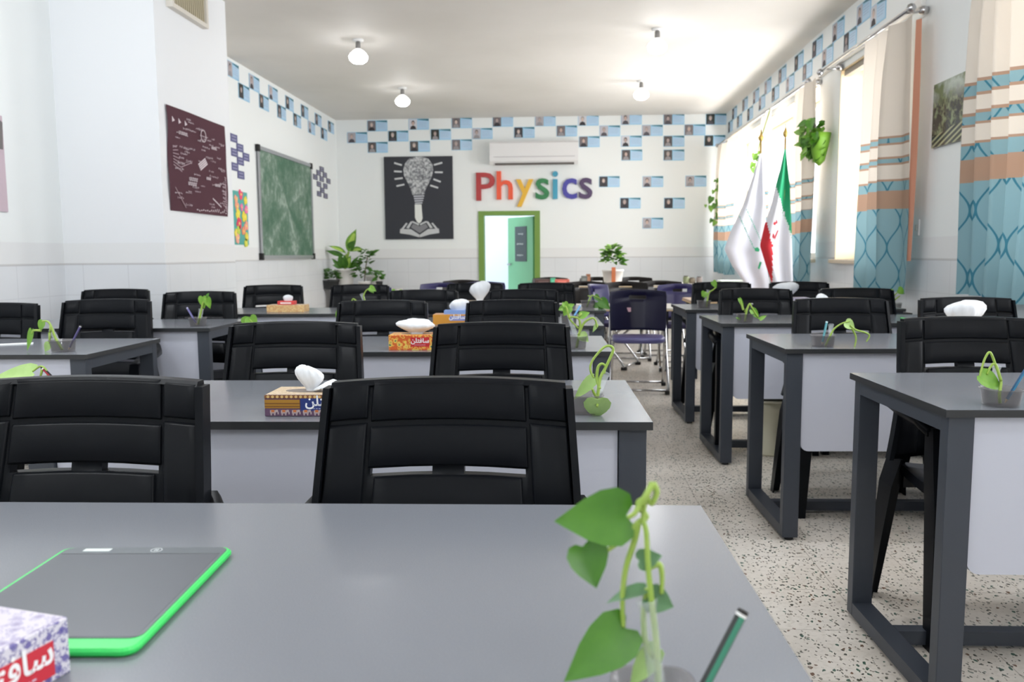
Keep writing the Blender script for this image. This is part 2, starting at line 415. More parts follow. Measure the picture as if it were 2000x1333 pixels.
# ------------------------------------------------------------------ black plastic armchairs
def lean(z): return (z-.89)*.22                     # backrest: y at height z (0 at the top)
def chair_pt(x, z, dpt=0):                          # dpt towards the sitter (-y)
    zz = z
    y = lean(zz) - .55*x*x*(1-.25*(z-.5)) - dpt
    if z < .72: y += -(.72-z)**2*.25
    return Vector((x, y, z + .010 - .16*x*x))
def halfw(z):                                       # half width of the backrest
    if z > .72: return .197+(.89-z)*.07
    return .2089+(.72-z)**1.6*.55
def make_chair():
    o = thing('armchair', '', 'chair', (0, 0, 0), 0, 'black plastic armchairs')
    def P(u, z, dpt): return chair_pt(u*halfw(z), z, dpt)
    k = MB().mat(m_chair)
    us = [-1, -.97, -.66, -.63, -.32, -.13, .13, .32, .63, .66, .97, 1]
    zs = [.47, .50, .54, .585, .597, .615, .65, .70, .7335, .7465, .77, .815, .84, .875, .885]
    def cell(i, j):
        zc = (zs[i]+zs[i+1])/2; uc = (us[j]+us[j+1])/2
        if (.7335 < zc < .7465 or .585 < zc < .597) and .13 < abs(uc) < .63: return False
        return True
    nz, nu = len(zs), len(us)
    F = [[k.bm.verts.new(P(us[j], zs[i], .010)) for j in range(nu)] for i in range(nz)]
    B = [[k.bm.verts.new(P(us[j], zs[i], -.010)) for j in range(nu)] for i in range(nz)]
    for i in range(nz-1):
        for j in range(nu-1):
            if not cell(i, j): continue
            k.face([F[i][j], F[i][j+1], F[i+1][j+1], F[i+1][j]], True); k.face([B[i][j], B[i+1][j], B[i+1][j+1], B[i][j+1]], True)
            for (a, c, ni, nj) in (((i, j), (i, j+1), i-1, j), ((i+1, j+1), (i+1, j), i+1, j), ((i+1, j), (i, j), i, j-1), ((i, j+1), (i+1, j+1), i, j+1)):
                if not (0 <= ni < nz-1 and 0 <= nj < nu-1 and cell(ni, nj)):
                    k.face([F[a[0]][a[1]], B[a[0]][a[1]], B[c[0]][c[1]], F[c[0]][c[1]]])
    def pad(u0, u1, z0, z1, th=.007, bv=.005, base=.0095, nu=10, arch=0):
        w = (u1-u0)*.215; eu = bv/w*(u1-u0); ez = bv
        uu = [u0, u0+eu*.35, u0+eu] + [u0+eu+(u1-u0-2*eu)*q/nu for q in range(1, nu)] + [u1-eu, u1-eu*.35, u1]
        zz = [z0, z0+ez*.35, z0+ez, (z0+z1)/2, z1-ez, z1-ez*.35, z1]
        def h(q, n): return (0, .7, 1)[min(q, n-1-q, 2)]
        nu2, nz2 = len(uu), len(zz); rows = []
        for i, z in enumerate(zz):
            rows.append([P(u, z, base + th*min(h(i, nz2), h(j, nu2))) for j, u in enumerate(uu)])
        k.grid(rows, True)
    pad(-.655, .655, .823, .892); pad(-.655, .655, .7475, .815, .006)      # upper panels
    for sx in (-1, 1):
        for z0, z1 in ((.828, .889), (.62, .822)):
            a, c = sorted((sx*.675, sx*.995)); pad(a, c, z0, z1, .008, .005, nu=4)
        a, c = sorted((sx*.70, sx*.995)); pad(a, c, .48, .615, .008, .005, nu=3)
    pad(-.60, .60, .60, .7325, .0075); pad(-.60, .60, .478, .584, .0075)
    # rolled rim along the sides and the top
    for sx in (-1, 1):
        k.rings([[P(sx, z, .026) + Vector((sx*.000, 0, 0)), P(sx, z, -.012), P(sx, z, -.012)+Vector((sx*.011, .0, 0)), P(sx, z, .022)+Vector((sx*.012, 0, 0))] for z in zs], smooth=False)
    k.rings([[P(u, .884, .017), P(u, .8925, .012), P(u, .8925, -.012), P(u, .884, -.014)] for u in [-1+q/10 for q in range(21)]], smooth=False)
    k.build('backrest', o)
    # seat
    s = MB().mat(m_chair); rows = []
    for i in range(9):
        y = -.50+i*.055
        w = .235-.03*(i/8) - (.02 if i == 0 else 0)
        rows.append([(w*(j/5-1), y, .425 + .012*abs(j/5-1)**2 - .012*math.sin(PI*i/8) - (.018 if i == 0 else 0)) for j in range(11)])
    V = s.grid(rows, True)
    rows2 = [[(p[0], p[1], p[2]-.03) for p in r] for r in rows]; V2 = s.grid(rows2, True)
    per = [(0, j) for j in range(11)] + [(i, 10) for i in range(1, 9)] + [(8, j) for j in range(9, -1, -1)] + [(i, 0) for i in range(7, 0, -1)]
    for q in range(len(per)):
        a, c = per[q], per[(q+1) % len(per)]
        s.face([V[a[0]][a[1]], V[c[0]][c[1]], V2[c[0]][c[1]], V2[a[0]][a[1]]])
    s.build('seat', o)
    for sx in (-1, 1):
        # armrest: flat strip from the backrest, bulging out, running to the front leg
        path = [(.220, -.045, .70), (.243, -.085, .672), (.262, -.15, .655), (.268, -.25, .647), (.262, -.35, .638), (.254, -.41, .615)]
        wd = [.014, .022, .028, .030, .029, .026]
        a = MB().mat(m_chair)
        a.rings([[(sx*(x-w), y, z), (sx*(x-w*.7), y, z+.009), (sx*(x+w*.6), y, z+.009), (sx*(x+w), y, z), (sx*(x+w), y, z-.018), (sx*(x+w-.005), y, z-.018), (sx*(x+w-.006), y, z-.004), (sx*(x-w), y, z-.006)] for (x, y, z), w in zip(path, wd)])
        a.build('armrest', o)
        def leg(pts):                                # pts: (x, y, z, width x, width y), open channel profile
            g = MB().mat(m_chair)
            g.rings([[(sx*(x-wx), y-wy, z), (sx*(x+wx), y-wy, z), (sx*(x+wx), y+wy, z), (sx*(x+wx-.006), y+wy, z), (sx*(x+wx-.006), y-wy+.006, z), (sx*(x-wx), y-wy+.006, z)] for x, y, z, wx, wy in pts], smooth=False)
            return g
        leg([(.250, -.40, .622, .02, .025), (.247, -.415, .50, .026, .03), (.243, -.43, .40, .03, .032), (.253, -.45, .2, .024, .028), (.262, -.465, 0, .018, .022)]).build('leg', o)
        g = MB().mat(m_chair)
        g.rings([[(sx*(x-wx), y+wy, z), (sx*(x+wx), y+wy, z), (sx*(x+wx), y-wy, z), (sx*(x+wx-.006), y-wy, z), (sx*(x+wx-.006), y+wy-.006, z), (sx*(x-wx), y+wy-.006, z)] for x, y, z, wx, wy in
                 [(.215, -.12, .47, .03, .05), (.232, -.11, .38, .034, .048), (.255, -.10, .2, .028, .036), (.278, -.085, 0, .02, .026)]], smooth=False)
        g.build('leg', o)
    # apron under the seat
    for y, w in ((-.485, .215), (-.085, .2)):
        r = MB().mat(m_chair); r.box(-w, w, y-.004, y+.004, .36, .41); r.build('apron', o)
    return o
ch0 = make_chair()
CH = [  # pixel centre of the back, distance, turn (deg), label
    (877, 1.40, 0, 'black plastic armchair at the nearest desk, right one of the two'),
    (178, 1.40, 0, 'black plastic armchair at the nearest desk, cut off by the left edge of the picture'),
    (581, 2.60, 0, 'black plastic armchair in the middle row behind the brown and gold tissue box'),
    (980, 2.57, 0, 'black plastic armchair in the middle row just right of the orange tissue box'),
    (750, 3.85, 0, 'black plastic armchair in the middle row, left one behind the orange tissue box desk'),
    (1000, 3.85, 0, 'black plastic armchair in the middle row, right one behind the orange tissue box desk'),
    (829, 5.02, 0, 'black plastic armchair, left one at the fourth desk of the middle row'),
    (1023, 5.02, 0, 'black plastic armchair, right one at the fourth desk of the middle row'),
    (929, 6.2, 0, 'black plastic armchair at the farthest middle desk, in front of the door, left one'),
    (1067, 6.2, 0, 'black plastic armchair at the farthest middle desk, right one, beside the open green door'),
    (-9, 3.72, 6, 'black plastic armchair cut off by the left edge, behind the white paper strip'),
    (214, 4.02, 8, 'black plastic armchair behind the pencil and plant cup of the left desk'),
    (231, 5.32, 10, 'black plastic armchair in front of the pillar, nearly hidden by the chair before it'),
    (394, 4.9, 10, 'black plastic armchair below the maroon poster'),
    (537, 5.98, 8, 'black plastic armchair below the green chalkboard, behind the red tissue box'),
    (706, 5.98, 4, 'black plastic armchair in front of the potted plants in the corner'),
    (1879, 2.76, 0, 'black plastic armchair at the nearest right desk'),
    (1637, 3.93, -3, 'black plastic armchair at the second right desk, left one, behind the blue pencil'),
    (1881, 3.97, -2, 'black plastic armchair at the second right desk, behind the big white tissue'),
    (1473, 5.05, -4, 'black plastic armchair at the third right desk, left one, below the white flag'),
    (1668, 5.05, -4, 'black plastic armchair at the third right desk, in front of the blue curtain'),
    (1407, 6.2, -4, 'black plastic armchair at the farthest right desk, left one'),
    (1557, 6.2, -4, 'black plastic armchair at the farthest right desk, right one, below the flags')]
for i, (px, Y, rz, lb) in enumerate(CH):
    o = ch0 if i == 0 else copy_tree(ch0)
    p = ony(px, 600, Y); o.location = (p.x, Y, 0); o.rotation_euler = (0, 0, math.radians(rz)+.02); o['label'] = lb

# ------------------------------------------------------------------ navy folding chairs
def make_fchair(mb, md):
    o = thing('folding_chair', '', 'chair', (0, 0, 0), 0, None)
    k = MB().mat(mb); rows = []; rows2 = []
    us = [-1, -.97, -.9, -.3, -.2, 0, .2, .3, .9, .97, 1]; zs = [.48, .5, .56, .64, .70, .735, .765, .79, .80]
    def P(u, z, d):
        w = .235*(1-.03*(1-(z-.48)/.32))
        if abs(u) > .93 and (z > .78 or z < .49): w *= .97
        return Vector((u*w, -.10*u*u+(z-.8)*.18-d, z + (.016*(1-abs(u)**2) if z > .77 else 0)))
    def cell(i, j): return not (.735 < (zs[i]+zs[i+1])/2 < .765 and abs((us[j]+us[j+1])/2) < .3)
    nz, nu = len(zs), len(us)
    F = [[k.bm.verts.new(P(u, z, .008)) for u in us] for z in zs]; B = [[k.bm.verts.new(P(u, z, -.008)) for u in us] for z in zs]
    for i in range(nz-1):
        for j in range(nu-1):
            if not cell(i, j): continue
            k.face([F[i][j], F[i][j+1], F[i+1][j+1], F[i+1][j]], True); k.face([B[i][j], B[i+1][j], B[i+1][j+1], B[i][j+1]], True)
            for (a, c, ni, nj) in (((i, j), (i, j+1), i-1, j), ((i+1, j+1), (i+1, j), i+1, j), ((i+1, j), (i, j), i, j-1), ((i, j+1), (i+1, j+1), i, j+1)):
                if not (0 <= ni < nz-1 and 0 <= nj < nu-1 and cell(ni, nj)):
                    k.face([F[a[0]][a[1]], B[a[0]][a[1]], B[c[0]][c[1]], F[c[0]][c[1]]])
    k.build('backrest', o)
    s = MB().mat(md)
    out = [(.21*math.copysign(abs(math.cos(t))**.45, math.cos(t)), -.27+.2*math.copysign(abs(math.sin(t))**.5, math.sin(t))) for t in [2*PI*q/28 for q in range(28)]]
    s.rings([[(x*.94, -.27+(y+.27)*.94, .405) for x, y in out], [(x, y, .415) for x, y in out], [(x, y, .44) for x, y in out], [(x*.96, -.27+(y+.27)*.96, .448) for x, y in out], [(x*.6, -.27+(y+.27)*.6, .438) for x, y in out]])
    s.build('seat', o)
    for sx in (-1, 1):
        f = MB().mat(m_chrome)
        f.tube([(sx*.225, -.03, .62), (sx*.228, -.08, .48), (sx*.228, -.22, .30), (sx*.232, -.40, .08), (sx*.232, -.43, .025)], .011)
        f.tube([(sx*.205, -.40, .40), (sx*.21, -.22, .25), (sx*.215, -.02, .07), (sx*.215, .02, .025)], .011)
        f.build('leg', o)
        for y in (-.43, .02):
            g = MB().mat(m_black); g.box(sx*.224-.018, sx*.224+.018, y-.03, y+.025, 0, .03, .004); g.build('foot', o)
    for a, c in ((.232, -.43), (.215, .02)): f = MB().mat(m_chrome); f.tube([(-a, c, .03), (a, c, .03)], .010, smooth_path=False); f.build('crossbar', o)
    return o
GF = 'folding chairs at the back of the room'
fa = make_fchair(m_navyd, M('seat_lavender', (92, 90, 140), .35)); fb = make_fchair(m_navy, m_navy); fc = make_fchair(m_brown, m_brown)
FC = [(fa, 1245, 7.0, -3, 'dark navy folding chair with a small sticker, alone in the aisle'),
      (fb, 866, 8.9, 0, 'purple folding chair with a pale grip hole, left of the white doorway'),
      (fb, 722, 8.0, 5, 'dark blue folding chair under the potted plants'),
      (fb, 945, 9.2, 8, 'purple folding chair at the foot of the white doorway'),
      (fb, 1327, 8.3, 0, 'purple folding chair at the brown table, right of the navy chair'),
      (fb, 1152, 8.3, 68, 'purple folding chair seen from its side'),
      (fc, 1143, 9.2, 0, 'dark brown folding chair behind the purple one seen sideways'),
      (fc, 1221, 9.05, 0, 'dark brown folding chair below the small potted tree'),
      (fc, 1288, 9.3, 0, 'dark brown folding chair peeping out between navy and purple chairs'),
      (fc, 905, 9.9, 0, 'black folding chair peeping out behind the purple one near the door'),
      (fc, 1166, 10.9, 0, 'brown folding chair top beyond the back table, left of the plant'),
      (fc, 1237, 10.9, 0, 'brown folding chair top beyond the back table, right of the plant'),
      (fc, 1075, 10.9, 0, 'brown folding chair top near the foot of the green door')]
used = set()
for src, px, Y, rz, lb in FC:
    o = src if src.name not in used else copy_tree(src)
    used.add(src.name)
    p = ony(px, 600, Y); o.location = (p.x, Y, 0); o.rotation_euler = (0, 0, math.radians(rz)); o['label'] = lb; o['group'] = GF
main = fa
b = MB().mat(img((200, 160, 170))); b.box(-.115, -.055, -.052, -.049, .63, .665); b.build('sticker', main)

# ------------------------------------------------------------------ tables at the back
def back_table(x0, x1, y0, y1, h, top, label):
    o = thing('table', label, 'table', ((x0+x1)/2, (y0+y1)/2, 0)); a, c = (x1-x0)/2, (y1-y0)/2
    t = MB().mat(M('table_white', (222, 218, 208), .3) if top == 'w' else M('table_tan', (196, 172, 150), .4)); t.box(-a, a, -c, c, h-.02, h, .004); t.build('tabletop', o)
    t = MB().mat(M('wood_edge', (206, 178, 134), .5)); t.box(-a-.003, a+.003, -c-.003, c+.003, h-.028, h-.0195); t.build('edge_band', o)
    for sx in (-1, 1):
        for sy in (-1, 1): l = MB().mat(m_frame); l.box(sx*(a-.05)-.02, sx*(a-.05)+.02, sy*(c-.05)-.02, sy*(c-.05)+.02, 0, h-.028); l.build('leg', o)
    return o
back_table(-.05, 1.02, 7.28, 7.95, .64, 'w', 'white-topped table behind the navy folding chair')
back_table(1.12, 1.85, 7.35, 7.9, .70, 't', 'tan-topped table in front of the purple chair on the right')
back_table(-.35, 1.75, 9.55, 10.35, .76, 'w', 'long white table before the back wall, carrying the potted plant')
back_table(-2.0, -1.1, 6.7, 7.1, .66, 't', 'low tan table behind the corner armchairs')

# ------------------------------------------------------------------ leaves, cups, cuttings
LS = [(0, 0), (-.10, .17), (-.07, .36), (.12, .49), (.36, .46), (.6, .33), (.82, .15), (1, 0)]
LM = [0, .0, .04, .18, .4, .62, .83, 1]
def leaf(mb, base, tip, normal, width=.8, fold=.25, droop=.12, mat=None):
    if mat: mb.mat(mat)
    base, tip = Vector(base), Vector(tip); ax = tip-base; Ln = ax.length; ax.normalize()
    nrm = Vector(normal); nrm = (nrm - ax*nrm.dot(ax)).normalized(); sd = ax.cross(nrm)
    def pt(s, w, side): return base + ax*(s*Ln) + sd*(side*w*width*Ln) + nrm*(fold*w*width*Ln - droop*Ln*s*s)
    L, R_ = [], []
    for (s, w), sm in zip(LS, LM):
        mid = mb.bm.verts.new(pt(sm, 0, 1))
        L.append((mid, mb.bm.verts.new(pt((s+sm)/2, w*.55, 1)), mb.bm.verts.new(pt(s, w, 1))))
        R_.append((mid, mb.bm.verts.new(pt((s+sm)/2, w*.55, -1)), mb.bm.verts.new(pt(s, w, -1))))
    for i in range(len(LS)-1):
        for S in (L, R_):
            for a in range(2): mb.face([S[i][a], S[i][a+1], S[i+1][a+1], S[i+1][a]], True)
def pp(x, y, Y): return ony(x, y, Y)
def cup(base, label, w=.075, h=.042, rz=0):
    o = thing('pencil_cup', label, 'cup', base, rz, 'small clear cups on the desks')
    k = MB().mat(m_cup); n = 28
    def ring(r, z): return [(r*math.copysign(abs(math.cos(t))**.6, math.cos(t)), r*math.copysign(abs(math.sin(t))**.6, math.sin(t)), z) for t in [2*PI*q/n for q in range(n)]]
    r = w/2
    k.rings([ring(r*.82, .001), ring(r*.86, .003), ring(r*.97, h-.003), ring(r*1.05, h-.003), ring(r*1.05, h), ring(r*.94, h), ring(r*.82, .005), ring(r*.1, .004)])
    k.build('cup_wall', o)
    return o
def tube_glass(base, top, r, label):
    o = thing('glass_tube', label, 'test tube', base, 0, 'glass tubes holding the cuttings')
    k = MB().mat(m_glassy); p, q = Vector((0, 0, 0)), Vector(top)-Vector(base)
    pts = [p+(q-p)*t for t in (0, .02, .06, .3, .6, .93, .95, .99, 1)]
    rr = [.3, .7, 1, 1, 1, 1, 1.15, 1.2, 1.1]
    k.tube(pts, lambda t: r*rr[min(8, int(round(t*8)))], 12, smooth_path=False, cap=False); k.build('tube_wall', o)
    k = MB().mat(m_water); k.tube([p+(q-p)*t for t in (.03, .55)], r*.85, 10, smooth_path=False); k.build('water', o)
    return o
def plant(stems, leaves, Y, label, base=None, r=.0022, name='plant_cutting', group='leafy cuttings on the desks'):
    if base is None: base = pp(*stems[0][0][:2], Y)
    o = thing(name, label, 'plant', base, 0, group)
    s = MB().mat(m_stem)
    for st in stems:
        pts = [wld(o, pp(q[0], q[1], Y+(q[2] if len(q) > 2 else 0))) for q in st]
        s.tube(pts, (lambda t, r=r: r*(1.25-.5*t)), 7)
    s.build('stem', o)
    for lf in leaves:
        (bx, by), (tx, ty) = lf[0], lf[1]; kw = dict(lf[2]) if len(lf) > 2 else {}
        dz = kw.pop('dy', 0); db = kw.pop('db', 0); nrm = kw.pop('n', (0, -1, .35)); mt = kw.pop('m', m_leaf)
        l = MB(); leaf(l, wld(o, pp(bx, by, Y+db)), wld(o, pp(tx, ty, Y+dz)), nrm, mat=mt, **kw); l.build('leaf', o)
    return o
def pencil(tip_low, top, label, body, body2, r=.0036, end=(20, 20, 20)):
    o = thing('pencil', label, 'pencil', tip_low, 0, 'pencils in the desk cups'); a, c = Vector((0, 0, 0)), Vector(top)-Vector(tip_low)
    d = c.normalized(); L = c.length
    u = d.cross(Vector((0, 1, 0))).normalized(); v = d.cross(u)
    def ring(t, rr): return [a+d*(t*L)+(u*math.cos(PI/3*q)+v*math.sin(PI/3*q))*rr for q in range(6)]
    k = MB(); k.mat(img((214, 186, 140))); k.rings([ring(0, r*.15), ring(.1, r)], smooth=False); k.build('point', o)
    k = MB(); rs = [[k.bm.verts.new(p) for p in ring(t, r)] for t in (.1, .94)]
    for q in range(6):
        k.mat(img(body if q % 2 else body2, rough=.35)); k.face([rs[0][q], rs[0][(q+1) % 6], rs[1][(q+1) % 6], rs[1][q]])
    k.build('barrel', o)
    k = MB(); k.mat(img((225, 225, 225))); k.rings([ring(.94, r*1.02), ring(.965, r*1.02)], smooth=False); k.mat(img(end)); k.rings([ring(.965, r*1.02), ring(.995, r*1.0), ring(1, r*.6)], smooth=False); k.build('cap', o)
    return o

# nearest cup: pothos, tube and green pencil
YN = .60
cup((.068, .60, TH), 'clear cup on the nearest desk, at the bottom edge of the picture', .062, .036)
tube_glass((.074, .598, TH+.006), pp(1263, 1170, YN-.004), .0065, 'glass tube leaning in the nearest cup')
plant([[(1287, 1400), (1284, 1290, -.005), (1281, 1250, -.005), (1273, 1180, -.006), (1266, 1110, -.006), (1262, 1040, -.004), (1256, 1012), (1262, 975), (1275, 944)],
       [(1275, 944), (1262, 968, -.004), (1250, 985, -.004), (1240, 1003, -.006), (1226, 1012, -.006)],
       [(1275, 944), (1283, 962), (1272, 985), (1262, 962)],
       [(1262, 975), (1246, 985), (1262, 1010, .003), (1247, 1020, 0), (1225, 1045), (1200, 1066), (1165, 1090)],
       [(1247, 1020), (1240, 1055), (1224, 1105), (1217, 1150), (1216, 1190), (1218, 1225)],
       [(1266, 1110), (1287, 1103), (1293, 1125), (1292, 1160)],
       [(1281, 1290), (1262, 1260), (1257, 1220), (1258, 1180), (1263, 1150)]],
      [((1223, 1008), (1088, 1020), dict(width=.80, fold=.12, n=(0, -1, .25), m=m_leafd, dy=-.02)),
       ((1138, 1068), (1168, 1150), dict(width=1.05, fold=.35, n=(.35, -1, .2), m=m_leafd, dy=-.01)),
       ((1248, 1096), (1294, 1086), dict(width=.95, n=(0, -1, .4), m=m_leafg)),
       ((1257, 1152), (1181, 1168), dict(width=.42, n=(0, -.6, 1), m=m_leafg, droop=.25)),
       ((1264, 1164), (1318, 1188), dict(width=1.0, n=(0, -1, .3), m=m_leafg)),
       ((1222, 1228), (1105, 1332), dict(width=.66, fold=.18, n=(.1, -1, .5), m=m_leafd, dy=-.03)),
       ((1282, 1270), (1225, 1345), dict(width=.5, n=(.1, -.6, .9), m=m_leafp))],
      YN, 'pothos cutting with heart-shaped leaves in the cup nearest the camera', base=Vector((.07, .6, TH+.03)), r=.0021)
pencil((.094, .606, TH+.006), pp(1453, 1192, .625), 'green and black striped pencil on the nearest desk, leaning right', (56, 128, 104), (24, 28, 28), .0045)

# second desk
cup((.048, 1.87, TH), 'clear cup on the second middle desk, right of the big chair back', .085, .045)
tube_glass((.062, 1.86, TH+.006), pp(1183, 729, 1.9), .0095, 'glass tube in the cup on the second middle desk')
plant([[(1150, 810, 0), (1163, 798, -.01), (1168, 770, -.01), (1172, 740, -.005), (1182, 720), (1196, 690), (1197, 680), (1190, 676), (1178, 680), (1160, 700), (1153, 716), (1155, 730), (1160, 738)],
       [(1171, 760, -.01), (1166, 738), (1168, 718), (1175, 711), (1182, 716), (1180, 730)],
       [(1168, 780, -.01), (1160, 768, -.015), (1157, 760, -.02)], [(1168, 780, -.01), (1167, 790, -.05), (1166, 795, -.06)]],
      [((1160, 738), (1120, 782), dict(width=.42, n=(.2, -1, .3), m=m_leafp, droop=.05)),
       ((1167, 780), (1165, 822), dict(width=1.0, fold=.1, n=(0, -1, .3), m=m_leafp, dy=-.03, db=-.06))],
      1.87, 'pothos cutting with a looped stem and one round pale leaf, on the second middle desk', r=.0032)
# left cup of the second desk
cup((-1.155, 1.9, TH), 'clear cup on the second middle desk, hidden behind the left armchair', .08)
plant([[(104, 795), (98, 760), (92, 728), (80, 716), (64, 726)], [(84, 716), (78, 740)]], [((64, 728), (-14, 738), dict(width=.55, fold=.2, n=(.1, -.7, .8), m=m_leafp, droop=.0))],
      1.9, 'pothos cutting whose big pale leaf reaches the left edge of the picture', r=.003)
pencil((-1.16, 1.9, TH+.006), pp(81, 717, 1.9), 'red and black pencil beside the big pale leaf', (150, 30, 48), (20, 18, 22), .0042)
# third desk
cup((.05, 3.17, TH), 'clear cup on the third middle desk', .085, .05)
tube_glass((.058, 3.17, TH+.006), pp(1110, 608, 3.19), .0095, 'glass tube in the cup on the third middle desk')
plant([[(1126, 680), (1130, 660), (1133, 640), (1131, 624), (1122, 620), (1112, 622), (1124, 636), (1130, 642)], [(1130, 655), (1140, 632), (1155, 622), (1163, 626), (1166, 640)],
       [(1112, 622), (1108, 606), (1104, 598)], [(1130, 620), (1136, 612)]],
      [((1112, 600), (1100, 618), dict(width=.9, m=m_leaf)), ((1102, 592), (1110, 604), dict(width=.9)), ((1133, 618), (1152, 610), dict(width=.8)),
       ((1134, 654), (1150, 668), dict(width=1, m=m_leafp)), ((1166, 634), (1157, 650), dict(width=.45, m=m_leafp))], 3.16,
      'bushy pothos cutting on the third middle desk', r=.0042)
# fourth
cup((.03, 4.27, TH), 'clear cup on the fourth middle desk', .085, .05)
plant([[(1115, 632), (1108, 612), (1104, 600), (1112, 596)], [(1108, 612), (1096, 604)]], [((1104, 600), (1090, 606), dict(width=.9)), ((1106, 598), (1098, 590), dict(width=.9)), ((1110, 600), (1122, 594), dict(width=.8))],
      4.27, 'pothos cutting on the fourth middle desk', r=.004)
pencil((.035, 4.27, TH+.006), pp(1134, 596, 4.3), 'light blue pencil on the fourth middle desk', (110, 170, 220), (90, 150, 205), .0055, (110, 170, 220))
cup((.165, 5.5, TH), 'clear cup on the farthest middle desk', .1, .055)
tube_glass((.16, 5.5, TH+.006), pp(1154, 578, 5.52), .012, 'glass tube on the farthest middle desk')
plant([[(1146, 600), (1154, 580), (1160, 578), (1176, 586)], [(1154, 580), (1148, 578)]], [((1168, 596), (1156, 600), dict(width=1, m=m_leafd)), ((1172, 588), (1192, 604), dict(width=.9, m=m_leafd)), ((1162, 578), (1174, 590), dict(width=.7, m=m_leafd)), ((1170, 600), (1180, 606), dict(width=.9, m=m_leafd))],
      5.48, 'dark green cutting on the farthest middle desk beside the navy folding chair', r=.0045)
# left cups of the middle row behind the chairs
plant([[(500, 672), (498, 640), (486, 622)]], [((474, 634), (512, 636), dict(width=.85, n=(0, -1, .2), m=m_leaf)), ((488, 620), (500, 640), dict(width=1.1))], 3.25, 'single green leaf showing above the left armchair of the middle row', r=.003)
plant([[(690, 640), (676, 620), (664, 618)]], [((664, 608), (662, 640), dict(width=.5))], 4.4, 'green leaf touching the left side of an armchair back in the middle row', r=.003)
cup((-1.31, 5.45, TH), 'clear cup on the desk beside the pillar, right end', .09, .05)
tube_glass((-1.30, 5.45, TH+.006), pp(706, 574, 5.47), .012, 'white glass tube before the corner armchair')
plant([[(716, 592), (710, 580), (715, 568), (724, 563)], [(716, 592), (725, 590)], [(700, 592), (690, 584), (686, 592)]], [((722, 562), (735, 569), dict(width=.9)), ((722, 563), (730, 573), dict(width=.8)), ((772, 568), (764, 577), dict(width=1)), ((780, 570), (792, 573), dict(width=.8))],
      5.44, 'pothos cutting in front of the corner armchair', r=.0045)
# right row
cup((1.026, 1.99, TH), 'clear cup on the nearest right desk', .082, .042)
tube_glass((1.01, 2.0, TH+.006), pp(1947, 716, 2.03), .0085, 'glass tube in the cup on the nearest right desk')
plant([[(1953, 788, -.01), (1952, 770, -.01), (1955, 745), (1946, 718), (1934, 689), (1924, 700), (1917, 722), (1913, 738)], [(1955, 745), (1944, 712), (1934, 718), (1928, 732)]],
      [((1914, 733), (1962, 762), dict(width=.66, n=(0, -1, .4), m=m_leaf, fold=.3))], 1.99, 'pothos cutting with one folded leaf on the nearest right desk', r=.003)
pencil((1.035, 1.99, TH+.006), pp(2012, 708, 1.97), 'blue pencil leaning right out of the nearest right cup', (48, 122, 160), (30, 80, 120), .0042)
cup((1.0, 3.25, TH), 'clear cup on the second right desk', .085, .045)
tube_glass((1.03, 3.25, TH+.006), pp(1623, 634, 3.28), .0095, 'glass tube in the cup on the second right desk')
plant([[(1612, 676), (1622, 655), (1630, 642), (1645, 632), (1660, 628)], [(1660, 636), (1672, 645), (1690, 650), (1698, 656), (1692, 668)], [(1664, 642), (1672, 660), (1668, 682)]],
      [((1652, 630), (1671, 643), dict(width=.95, m=m_leafp)), ((1660, 682), (1672, 692), dict(width=.7, m=m_leafp)), ((1672, 690), (1688, 694), dict(width=.6))], 3.24,
      'trailing pothos cutting hanging over the front of the second right desk', r=.0035)
pencil((1.0, 3.26, TH+.006), pp(1615, 628, 3.28), 'teal pencil on the second right desk', (90, 160, 170), (60, 130, 145), .0045, (150, 190, 200))
cup((.95, 4.4, TH), 'clear cup on the third right desk', .085, .045)
plant([[(1455, 628), (1458, 608), (1464, 594), (1468, 600), (1480, 620)], [(1452, 606), (1448, 594), (1446, 586)], [(1455, 610), (1462, 598)]],
      [((1444, 584), (1454, 604), dict(width=.35)), ((1468, 605), (1484, 624), dict(width=.6)), ((1484, 624), (1498, 616), dict(width=.5)), ((1446, 624), (1437, 620), dict(width=.6))], 4.39,
      'straggly cutting with a bent leaf on the third right desk', r=.005)
pencil((.95, 4.41, TH+.006), pp(1470, 592, 4.42), 'dark pencil on the third right desk', (70, 80, 90), (50, 56, 62), .005)
cup((.93, 5.56, TH), 'clear cup on the farthest right desk', .09, .05)
tube_glass((.935, 5.56, TH+.006), pp(1384, 567, 5.58), .013, 'glass tube on the farthest right desk')
plant([[(1380, 600), (1384, 574), (1392, 567), (1398, 562)]], [((1376, 570), (1371, 580), dict(width=1)), ((1380, 572), (1374, 582), dict(width=.9)), ((1392, 550), (1400, 563), dict(width=.8))], 5.54,
      'pothos cutting on the farthest right desk', r=.005)
# left row
cup((-1.92, 3.06, TH), 'clear cup on the left desk with the paper strip', .085, .045)
tube_glass((-1.925, 3.06, TH+.006), pp(100, 644, 3.08), .0095, 'glass tube in the cup on the left desk')
plant([[(122, 684), (108, 660), (99, 636), (92, 628), (82, 628)], [(99, 636), (98, 650)], [(80, 646), (66, 646), (62, 652)], [(97, 650), (97, 672)]],
      [((84, 628), (76, 648), dict(width=.8)), ((62, 645), (56, 686), dict(width=.32, droop=-.1)), ((97, 672), (86, 688), dict(width=.9, m=m_leafp))], 3.05,
      'pothos cutting with a long hanging leaf on the left desk', r=.0042)
pencil((-1.9, 3.06, TH+.006), pp(158, 636, 3.08), 'dark purple pencil on the left desk', (78, 70, 120), (60, 56, 92), .0045)
cup((-1.9, 4.2, TH), 'clear cup on the left desk in front of the pillar', .085, .045)
tube_glass((-1.895, 4.2, TH+.006), pp(393, 604, 4.22), .011, 'glass tube in the cup before the pillar')
